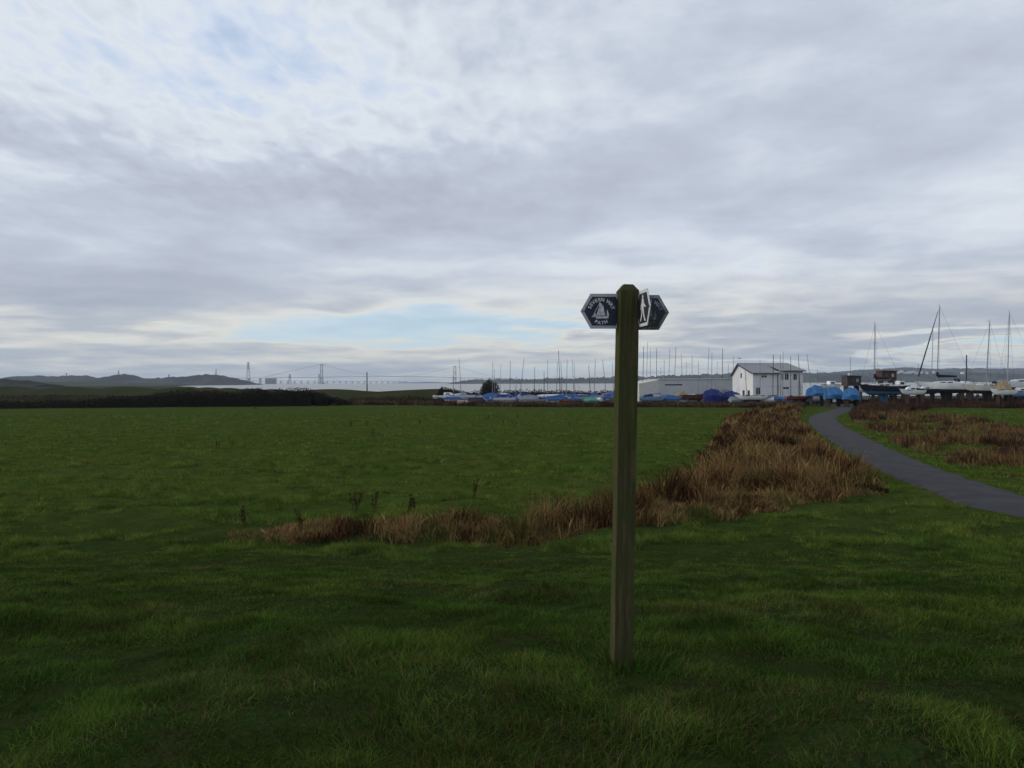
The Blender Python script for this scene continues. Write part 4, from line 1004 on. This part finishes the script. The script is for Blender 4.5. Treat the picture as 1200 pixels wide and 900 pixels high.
# a gull over the yard
p = at(866.4, 420.2, 120); root = thing('gull', 'tiny distant gull in the sky left of the clubhouse roof', 'bird', p, .3)
mb = MB(); n = 8
rg = [(-.22, .01), (-.14, .045), (0, .06), (.12, .04), (.19, .03), (.24, .008)]
for (x0, r0), (x1, r1) in zip(rg[:-1], rg[1:]): mb.cyl((x0, 0, 0), (x1, 0, 0), r0, r1, 8)
mb.build('body', GREYH, root)
for s_ in (-1, 1): MB().add([(.06, s_ * .03, .02), (-.07, s_ * .03, .02), (-.06, s_ * .3, .14), (.05, s_ * .32, .15), (-.04, s_ * .62, .06), (.06, s_ * .03, .035), (-.07, s_ * .03, .035), (-.06, s_ * .3, .15), (.05, s_ * .32, .16), (-.04, s_ * .62, .065)], [(0, 1, 2, 3), (3, 2, 4), (5, 8, 7, 6), (8, 9, 7), (0, 3, 8, 5), (1, 6, 7, 2), (3, 4, 9, 8), (2, 7, 9, 4)]).build('wing', GREYH, root)
# ------------------------------------------------------------------ far shores
def hill_mat(name, wood, field, sc, lo=.45, hi=.55):
    m = bpy.data.materials.new(name); m.use_nodes = True; nt = m.node_tree; b = nt.nodes['Principled BSDF']; b.inputs['Roughness'].default_value = .95; b.inputs['Specular IOR Level'].default_value = .05
    geo = nt.nodes.new('ShaderNodeNewGeometry'); P = geo.outputs['Position']
    f = noise(nt, scaled_vec(nt, P, 1, .35, 2.5), sc, 5, .6).mr(lo, hi)
    c = mixc(nt, f, wood, field); c = mixc(nt, noise(nt, P, sc * 12, 4, .6).mr(.35, .65) * .5, c, tuple(k * .5 for k in wood))
    nt.links.new(c, b.inputs['Base Color']); return m
def hills(name, prof, d, depth, m, zb=-2.6, rough=6.0, step=.75, seed=0):
    """a real ridge: toe at distance d, crest further back, far side falling again"""
    pxs = np.arange(prof[0][0], prof[-1][0] + .01, step); ys_ = np.interp(pxs, [p[0] for p in prof], [p[1] for p in prof])
    rows = 11; V = []
    for px, py in zip(pxs, ys_):
        cr = at(px, py, d + depth * .5); H = max(cr.z - zb, 1.0)
        for r_ in range(rows):
            t = r_ / (rows - 1); y = d + depth * t; s_ = math.sin(math.pi * t) ** .8
            x = at(px, 448, d + depth * .5).x * (y / (d + depth * .5)) ** .3
            nz = -rough * .35 * s_ + (fbm(px * .3 + seed, t * 4 + seed, seed, 4) - .5) * rough * s_ * .7 + (vn(px * .9, t * 9, seed + 5) - .5) * rough * .8 * s_ + max(0, float(vn(px * 1.33, t * 6, seed + 15)) - .45) * rough * 2.2 * s_
            V.append((x, y + (vn(px * .4, t * 7, seed + 9) - .5) * depth * .05, zb + H * s_ + float(nz) * min(1, H / 25)))
    n = len(pxs); idx = np.arange(n * rows).reshape(n, rows)
    T = np.stack([idx[:-1, :-1], idx[1:, :-1], idx[1:, 1:], idx[:-1, 1:]], -1).reshape(-1, 4)
    return structure(link(name, np_mesh(name, np.array(V), T, None, m)))
HW = hill_mat('wooded_hill', (.020, .022, .022), (.062, .070, .048), .006, .5, .56)
HD = hill_mat('dark_wood', (.016, .018, .014), (.03, .036, .02), .01)
HF_ = hill_mat('field_hill', (.026, .030, .026), (.07, .075, .055), .0035, .45, .6)
hills('left_hills', [(-160, 449), (-60, 446), (10, 445), (22, 442), (45, 440.5), (60, 441.5), (78, 443), (85, 440.5), (100, 441), (106, 443), (122, 443.5), (135, 440.5), (150, 440), (163, 444), (185, 444.5), (205, 443.5), (226, 442.5), (236, 440), (252, 439.6), (262, 441.5), (276, 444.5), (288, 448), (294, 451.2)], 2350, 520, HW, rough=7, seed=3)
LF = hill_mat('low_meadow', (.020, .028, .014), (.03, .038, .018), .01)
hills('left_fields', [(-200, 448.5), (0, 448.2), (60, 447.6), (120, 448), (180, 449), (214, 450.5), (224, 451.6)], 1500, 500, LF, zb=-.5, rough=1.5, seed=4)
hills('left_wood', [(-200, 441), (-60, 443), (0, 444.5), (10, 445.5), (20, 446.2), (36, 446.5), (46, 449), (60, 450.6)], 900, 120, HD, zb=-.5, rough=3.5, seed=8)
hills('distant_shore', [(455, 450), (470, 448.3), (500, 447.6), (530, 448.2), (560, 448.6)], 7600, 900, HW, rough=9, seed=12)
hills('middle_shore', [(524, 450.2), (534, 448), (545, 446), (560, 445.2), (590, 444.4), (620, 444.6), (648, 443), (668, 444), (700, 442.6), (728, 442.2), (760, 442.6), (780, 441.6), (800, 441), (830, 439.6), (852, 438.8), (900, 438.5), (950, 438.5), (1010, 439), (1100, 438), (1200, 439), (1330, 440)], 3100, 700, HW, rough=10, seed=21)
hills('right_ridge', [(880, 439), (940, 437.5), (975, 437.4), (1000, 435), (1030, 433), (1062, 431.6), (1100, 432.4), (1140, 431.6), (1180, 432.4), (1240, 432), (1340, 435)], 4300, 900, HF_, rough=9, seed=33)
# white houses across the water
WH = mat('white_render', (.75, .74, .72), (.65, .64, .62)); SL = mat('slate', (.10, .10, .115))
def house_mesh():
    mb = MB(); w, d_, h, r_ = 7, 5, 4.5, 7.5
    mb.add([(-w, -d_, -6), (w, -d_, -6), (w, d_, -6), (-w, d_, -6), (-w, -d_, h), (w, -d_, h), (w, d_, h), (-w, d_, h), (-w, 0, r_), (w, 0, r_)], [(0, 1, 5, 4), (1, 2, 6, 9, 5), (2, 3, 7, 6), (3, 0, 4, 8, 7)]); a = mb.mesh('wall', WH)
    mb = MB(); mb.add([(-w - .4, -d_ - .4, h + .1), (w + .4, -d_ - .4, h + .1), (w + .4, 0, r_ + .3), (-w - .4, 0, r_ + .3), (w + .4, d_ + .4, h + .1), (-w - .4, d_ + .4, h + .1)], [(0, 1, 2, 3), (3, 2, 4, 5)]); mb.box((w * .6, 0, r_ + .9), (1.1, 1.1, 2)); return a, mb.mesh('roof', SL)
hw_, hr_ = house_mesh()
HS = [(1049, 435.8), (1052.5, 436.6), (1056.4, 435.4), (1061, 437.2), (1066, 436.4), (1070, 435.6), (1074.5, 437), (1079, 436.2), (1086, 437.2), (1041, 437.4), (1094, 436.2), (1128, 437), (996, 438.6)]
for k, (px, py) in enumerate(sorted(HS)):
    dd = 3330; p = at(px, py, dd); r_ = thing('hillside_house', f"small white hillside house across the water, {['first','second','third','fourth','fifth','sixth','seventh','eighth','ninth','tenth','eleventh','twelfth','thirteenth'][k]} from the left", 'house', p, k * .4, 'white houses on the far hillside')
    link('wall', hw_, r_); link('roof', hr_, r_)
# ---- suspension bridge
CON = mat('pale_bridge_steel', (.26, .27, .28), (.22, .23, .24)); CABLE = mat('bridge_cable', (.22, .225, .23))
WZ = -2.0
t1 = at(377, 449.7, 5100); t2 = at(533, 448.8, 5850); A = Vector((t1.x, t1.y, 0)); B_ = Vector((t2.x, t2.y, 0)); u = (B_ - A).normalized(); nrm = Vector((-u.y, u.x, 0)); span = (B_ - A).length
root = thing('suspension_bridge', 'pale grey suspension bridge crossing the whole estuary on the horizon', 'bridge', (A.x, A.y, WZ), math.atan2(u.y, u.x))
TH = at(377, 426.5, 5100).z - WZ; DKZ = at(377, 442.2, 5100).z - WZ; mid = at(450, 441.2, 5400).z - WZ
for xx in (0, span):
    mb = MB()
    for s_ in (-1, 1): mb.add([(xx + a * 2.6 * k, s_ * 13 + b * 2.4 * k, z) for z, k in ((-6, 1.35), (TH, .8)) for a, b in ((-1, -1), (1, -1), (1, 1), (-1, 1))], [(0, 1, 5, 4), (1, 2, 6, 5), (2, 3, 7, 6), (3, 0, 4, 7), (4, 5, 6, 7)])
    for z in (TH - 6, TH * .62, DKZ - 8): mb.box((xx, 0, z), (5, 24, 7))
    t_ = mb.build('tower', CON, root); MB().box((xx, 0, 2.5), (26, 46, 15)).build('pier', CON, t_)
def dz(x):
    return DKZ + (mid - DKZ) * (1 - ((x - span / 2) / (span / 2)) ** 2) if 0 <= x <= span else DKZ - max(-x, x - span) * .012
N = 80; mb = MB(); X0, X1 = -900, span + 640
for k in range(N):
    a = X0 + (X1 - X0) * k / N; b = X0 + (X1 - X0) * (k + 1) / N
    mb.add([(a, -14, dz(a) - 1.6), (a, 14, dz(a) - 1.6), (a, 14, dz(a) + 1.6), (a, -14, dz(a) + 1.6), (b, -14, dz(b) - 1.6), (b, 14, dz(b) - 1.6), (b, 14, dz(b) + 1.6), (b, -14, dz(b) + 1.6)], [(0, 3, 7, 4), (1, 5, 6, 2), (3, 2, 6, 7), (0, 4, 5, 1)])
mb.build('deck', CON, root)
def cab(x):
    if x < 0: t = -x / 400; return TH * (1 - t) + (DKZ) * t
    if x > span: t = (x - span) / 400; return TH * (1 - t) + DKZ * t
    t = (x / span - .5) * 2; return mid + 4 + (TH - mid - 4) * t * t
for s_ in (-1, 1):
    mb = MB(); mb.path([(x, s_ * 13, cab(x)) for x in np.linspace(-400, 0, 9)] + [(x, s_ * 13, cab(x)) for x in np.linspace(0, span, 41)[1:]] + [(x, s_ * 13, cab(x)) for x in np.linspace(span, span + 400, 9)[1:]], .5, 5); mb.build('main_cable', CABLE, root)
mb = MB()
for x in np.arange(-380, span + 380, 36): mb.cyl((x, 13, dz(x)), (x, 13, cab(x)), .12, n=3); mb.cyl((x, -13, dz(x)), (x, -13, cab(x)), .12, n=3)
h_ = mb.build('hangers', CABLE, root)
for x in list(np.arange(-880, -420, 76)): MB().box((x, 0, dz(x) / 2 - 4), (6, 22, dz(x) + 4)).build('support_pier', CON, root)
# grey anchorage block
p = at(317.5, 448, 4700); w = 11.6 / 900 * 4700; zt = at(317, 443.6, 4700).z; root = thing('anchorage_block', 'square grey concrete block standing in the water left of the bridge tower', 'building', (p.x, p.y, WZ))
mb = MB(); mb.box((0, 0, (zt - WZ) / 2 - 1), (w, 34, zt - WZ + 2)); mb.build('wall', mat('grey_concrete', (.13, .14, .16), (.10, .11, .13), scale=.05), root)
mb = MB(); mb.box((0, 0, zt - WZ + .6), (w + 3, 37, 1.1)); mb.build('parapet', mat('grey_concrete', (.16,) * 3), root)
for xx in (-.3, 0, .3): MB().box((xx * w, -17.4, (zt - WZ) * .45), (w * .16, .6, (zt - WZ) * .6)).build('recess', mat('dark_recess', (.08, .085, .1)), root)
# ---- long low viaduct behind
a = at(292, 446, 8600); b = at(478, 447.2, 9800); root = thing('viaduct_bridge', 'long low viaduct on evenly spaced piers behind the suspension bridge', 'bridge', (a.x, a.y, WZ), math.atan2(b.y - a.y, b.x - a.x))
Lv = (Vector((b.x, b.y)) - Vector((a.x, a.y))).length; za = at(292, 446.0, 8600).z - WZ; zb = at(478, 447.0, 9800).z - WZ
mb = MB(); 
for k in range(20):
    x0, x1 = Lv * k / 20, Lv * (k + 1) / 20; z0, z1 = za + (zb - za) * k / 20, za + (zb - za) * (k + 1) / 20
    mb.add([(x0, -15, z0 - 3.5), (x0, 15, z0 - 3.5), (x0, 15, z0 + 2.), (x0, -15, z0 + 2.), (x1, -15, z1 - 3.5), (x1, 15, z1 - 3.5), (x1, 15, z1 + 2.), (x1, -15, z1 + 2.)], [(0, 3, 7, 4), (1, 5, 6, 2), (3, 2, 6, 7), (0, 4, 5, 1)])
mb.build('deck', CON, root)
for k in range(25):
    t = (k + .5) / 25; z = za + (zb - za) * t - 3.4; MB().box((Lv * t, 0, z / 2 - 3), (13, 26, z + 6)).box((Lv * t, 0, 1), (22, 34, 7)).build('pier', CON, root)
# ---- lattice pylons
PYL = mat('pylon_steel', (.10, .105, .11), (.08, .08, .085))
def pylon_mesh(H, W, bar, arms=3):
    mb = MB(); n = 8; lv = [(H * (1 - (1 - k / n) ** 1.35), W * (1 - k / n) ** 1.25 + W * .05) for k in range(n + 1)]
    for (z0, w0), (z1, w1) in zip(lv[:-1], lv[1:]):
        c0 = [(-w0, -w0), (w0, -w0), (w0, w0), (-w0, w0)]; c1_ = [(-w1, -w1), (w1, -w1), (w1, w1), (-w1, w1)]
        for k in range(4):
            mb.cyl((*c0[k], z0), (*c1_[k], z1), bar, n=4); mb.cyl((*c0[k], z0), (*c1_[(k + 1) % 4], z1), bar * .5, n=3); mb.cyl((*c0[(k + 1) % 4], z0), (*c1_[k], z1), bar * .5, n=3)
    body = mb.mesh('lattice_body', PYL); mb = MB()
    for k in range(arms):
        z = H * (.72 + .11 * k); mb.add([(-W * 1.0, 0, z), (0, -bar * 2, z + H * .035), (0, bar * 2, z + H * .035), (W * 1.0, 0, z), (0, -bar * 2, z - bar * 2), (0, bar * 2, z - bar * 2)], [(0, 4, 1), (0, 2, 5), (0, 1, 2), (3, 1, 4), (3, 5, 2), (3, 2, 1), (0, 5, 4), (3, 4, 5)])
    return body, mb.mesh('cross_arms', PYL)
def pylon(px, pyb, pyt, d, wpx, bar, label, lean=0, arms=3):
    b = at(px, pyb, d); t = at(px, pyt, d); H = t.z - b.z; W = wpx / 900 * d / 2; bd, ar = pylon_mesh(H, W, bar, arms); r_ = thing('electricity_pylon', label, 'pylon', b, .3, 'electricity pylons'); r_.rotation_euler = (0, lean, .3); link('lattice_body', bd, r_); link('cross_arms', ar, r_)
pylon(291, 451, 424, 4500, 5.2, 1.4, 'tallest lattice pylon at the tip of the left headland')
pylon(339.5, 451, 438.5, 4600, 4.0, 1.5, 'short thick pylon between the grey block and the bridge tower', .02)
pylon(374, 450.3, 438, 5700, 3.0, 1.2, 'faint pylon just left of the near bridge tower')
pylon(252.7, 443, 432, 2550, 1.6, .55, 'thin leaning mast on the headland crest', .06, 1)
pylon(139, 443, 434, 2650, 2.0, .5, 'faint pylon on the second wooded knoll from the left')
pylon(78, 445, 437, 2650, 2.0, .4, 'faintest pylon on the left wooded knoll')
pylon(198, 445, 438.5, 2650, 2.4, .5, 'low pylon on the skyline left of the headland')
# ------------------------------------------------------------------ air, sky and sun
mb = MB(); mb.box((0, 5600, 76), (23600, 12900, 170)); hzm = bpy.data.materials.new('haze'); hzm.use_nodes = True; nt = hzm.node_tree
for n in list(nt.nodes): nt.nodes.remove(n)
vo = nt.nodes.new('ShaderNodeVolumePrincipled'); vo.inputs['Color'].default_value = (.74, .85, 1, 1); vo.inputs['Density'].default_value = .00009; vo.inputs['Anisotropy'].default_value = 0.2
ou = nt.nodes.new('ShaderNodeOutputMaterial'); nt.links.new(vo.outputs[0], ou.inputs['Volume'])
hb = mb.build('haze', hzm); hb['kind'] = 'stuff'; hb['label'] = 'pale blue haze fading the far shore'; hb['category'] = 'haze'

SUN_AZ, SUN_EL = -78.0, 17.0
w = bpy.data.worlds.new('World'); scene.world = w; w.use_nodes = True; nt = w.node_tree
bg = nt.nodes['Background']; bg.inputs['Strength'].default_value = .1
sky = nt.nodes.new('ShaderNodeTexSky'); sky.sky_type = 'NISHITA'; sky.sun_disc = False; sky.sun_elevation = R(SUN_EL); sky.sun_rotation = R(SUN_AZ % 360); sky.air_density = 1; sky.dust_density = 1.2; sky.altitude = 10
tc = nt.nodes.new('ShaderNodeTexCoord'); G = tc.outputs['Generated']
sx = nt.nodes.new('ShaderNodeSeparateXYZ'); nt.links.new(G, sx.inputs[0]); X_, Y_, Z_ = (S(nt, sx.outputs[i]) for i in range(3))
Zp = Z_._m('MAXIMUM', 0.0)
az = X_._m('ARCTAN2', Y_) * (180 / math.pi); el = Zp._m('ARCSINE') * (180 / math.pi)
den = Zp + .085
px_ = X_ / den; py_ = Y_ / den
cb = nt.nodes.new('ShaderNodeCombineXYZ'); nt.links.new(px_.k, cb.inputs[0]); nt.links.new(py_.k, cb.inputs[1]); PL = cb.outputs[0]
# layers of cloud on a flat ceiling
nA = noise(nt, PL, .55, 9, .52, .25)                                   # great banks
nB = noise(nt, scaled_vec(nt, PL, 1, 1.0, 1, (0, 0, R(20))), 2.0, 8, .52, .2)      # broken edges
nC = noise(nt, scaled_vec(nt, PL, 1.5, .8, 1), 8.5, 4, .5, .4)  # ripples
nD = noise(nt, PL, 12, 4, .6, .2)
warp = (nB - .5) * 16.0
azw = az + warp; elw = el + (nA - .5) * 7.0
def blob(a, e, sa, se, amp):
    t = ((azw - a) / sa)._m('POWER', 2.0) + ((elw - e) / se)._m('POWER', 2.0)
    return (t * -1.0)._m('EXPONENT') * amp
def pxae(px, py):
    r = ray(px, py).normalized(); return math.degrees(math.atan2(r.x, r.y)), math.degrees(math.asin(r.z))
BLOBS = []
def bl(px, py, wx, wy, amp): a, e = pxae(px, py); s = 57.3 / 900; BLOBS.append((a, e, wx * s, wy * s, amp))
# thickness of the cloud, + thick grey, - thin bright
bl(190, 235, 230, 48, .22); bl(420, 215, 190, 40, .16); bl(60, 165, 130, 30, .14)
bl(760, 210, 300, 70, .12); bl(60, 325, 200, 26, .24); bl(1080, 150, 200, 90, .10)
bl(120, 80, 260, 90, -.22); bl(500, 400, 200, 14, -.12); bl(370, 60, 170, 80, -.17); bl(10, 30, 120, 60, .0); bl(560, 110, 160, 60, -.10); bl(740, 110, 130, 50, -.05)
bl(0, 200, 70, 16, -.22); bl(120, 170, 90, 14, -.14)
bl(40, 425, 260, 12, .14); bl(300, 432, 260, 7, .06)
bl(430, 378, 150, 18, -.36); bl(600, 380, 120, 22, -.32); bl(700, 350, 90, 30, -.15); bl(230, 392, 260, 10, -.22); bl(900, 320, 260, 18, -.12)
bl(1080, 405, 260, 30, .26); bl(1100, 389, 110, 4, -.5); bl(1060, 417, 90, 2.5, -.5); bl(960, 428, 200, 3.5, -.45)
acc = None
for b in BLOBS: v = blob(*b); acc = v if acc is None else acc + v
lay = (nA - .5) * 1.0 + (nB - .5) * .85 + (nC - .5) * (el.mr(8, 20) * az.mr(16, -16) * .85 + .06) + (nD - .5) * el.mr(9, 22) * .22
dens = lay * .85 + .545 + acc
hs = noise(nt, scaled_vec(nt, PL, .16, .55, 1, (0, 0, R(4))), 1.0, 5, .5, .2)
low = el.mr(8, 2.0)
dens = dens + (hs - .5) * 1.1 * low
ramp = nt.nodes.new('ShaderNodeValToRGB'); nt.links.new(dens.k, ramp.inputs[0]); cr = ramp.color_ramp
def srgb(r, g, b): f = lambda c: (c / 255 / 12.92 if c / 255 <= .04045 else ((c / 255 + .055) / 1.055) ** 2.4); return f(r), f(g), f(b)
K = 10.0
def cc(r, g, b, k=1.07): q = srgb(r, g, b); return tuple(K * k * t for t in q)
stops = [(0.0, cc(190, 207, 231)), (.18, cc(202, 214, 232)), (.33, cc(216, 223, 231)), (.46, cc(206, 214, 225)), (.60, cc(190, 199, 213)), (.80, cc(177, 184, 199)), (1., cc(164, 172, 190))]
cr.elements[0].position = 0; cr.elements[0].color = (*[t / K for t in stops[0][1]], 1); cr.elements[1].position = 1; cr.elements[1].color = (*[t / K for t in stops[-1][1]], 1)
for p_, c_ in stops[1:-1]: e_ = cr.elements.new(p_); e_.color = (*[t / K for t in c_], 1)
cloud = mixc(nt, 1.0, ramp.outputs[0], (K, K, K), 'MULTIPLY')
ramp2 = nt.nodes.new('ShaderNodeValToRGB'); nt.links.new(dens.k, ramp2.inputs[0]); c2 = ramp2.color_ramp
st2 = [(0.0, (194, 222, 240)), (.22, (204, 224, 234)), (.38, (228, 228, 219)), (.5, (210, 212, 211)), (.66, (184, 191, 201)), (1., (158, 170, 186))]
c2.elements[0].position = 0; c2.elements[0].color = (*srgb(*st2[0][1]), 1); c2.elements[1].position = 1; c2.elements[1].color = (*srgb(*st2[-1][1]), 1)
for p_, c_ in st2[1:-1]: e_ = c2.elements.new(p_); e_.color = (*srgb(*c_), 1)
cloud_low = mixc(nt, 1.0, ramp2.outputs[0], (K, K, K), 'MULTIPLY')
cloudc = mixc(nt, el.mr(9.5, 3.0), cloud, cloud_low)
# clear Nishita air shows through where the cloud is thinnest
clear = dens.mr(.22, -.10) * .22
full = mixc(nt, clear, cloudc, sky.outputs[0])
nt.links.new(full, bg.inputs['Color'])

sd = bpy.data.lights.new('sun', 'SUN'); sd.energy = 1.5; sd.angle = R(14); sd.color = (1, .93, .82)
so = bpy.data.objects.new('sun', sd); COL.objects.link(so)
sv = Vector((math.sin(R(SUN_AZ)) * math.cos(R(SUN_EL)), math.cos(R(SUN_AZ)) * math.cos(R(SUN_EL)), math.sin(R(SUN_EL))))
so.rotation_euler = sv.to_track_quat('Z', 'Y').to_euler()
vs_ = scene.view_settings; vs_.view_transform = 'Standard'; vs_.look = 'None'; vs_.gamma = 1; vs_.use_curve_mapping = False; vs_.exposure = 0
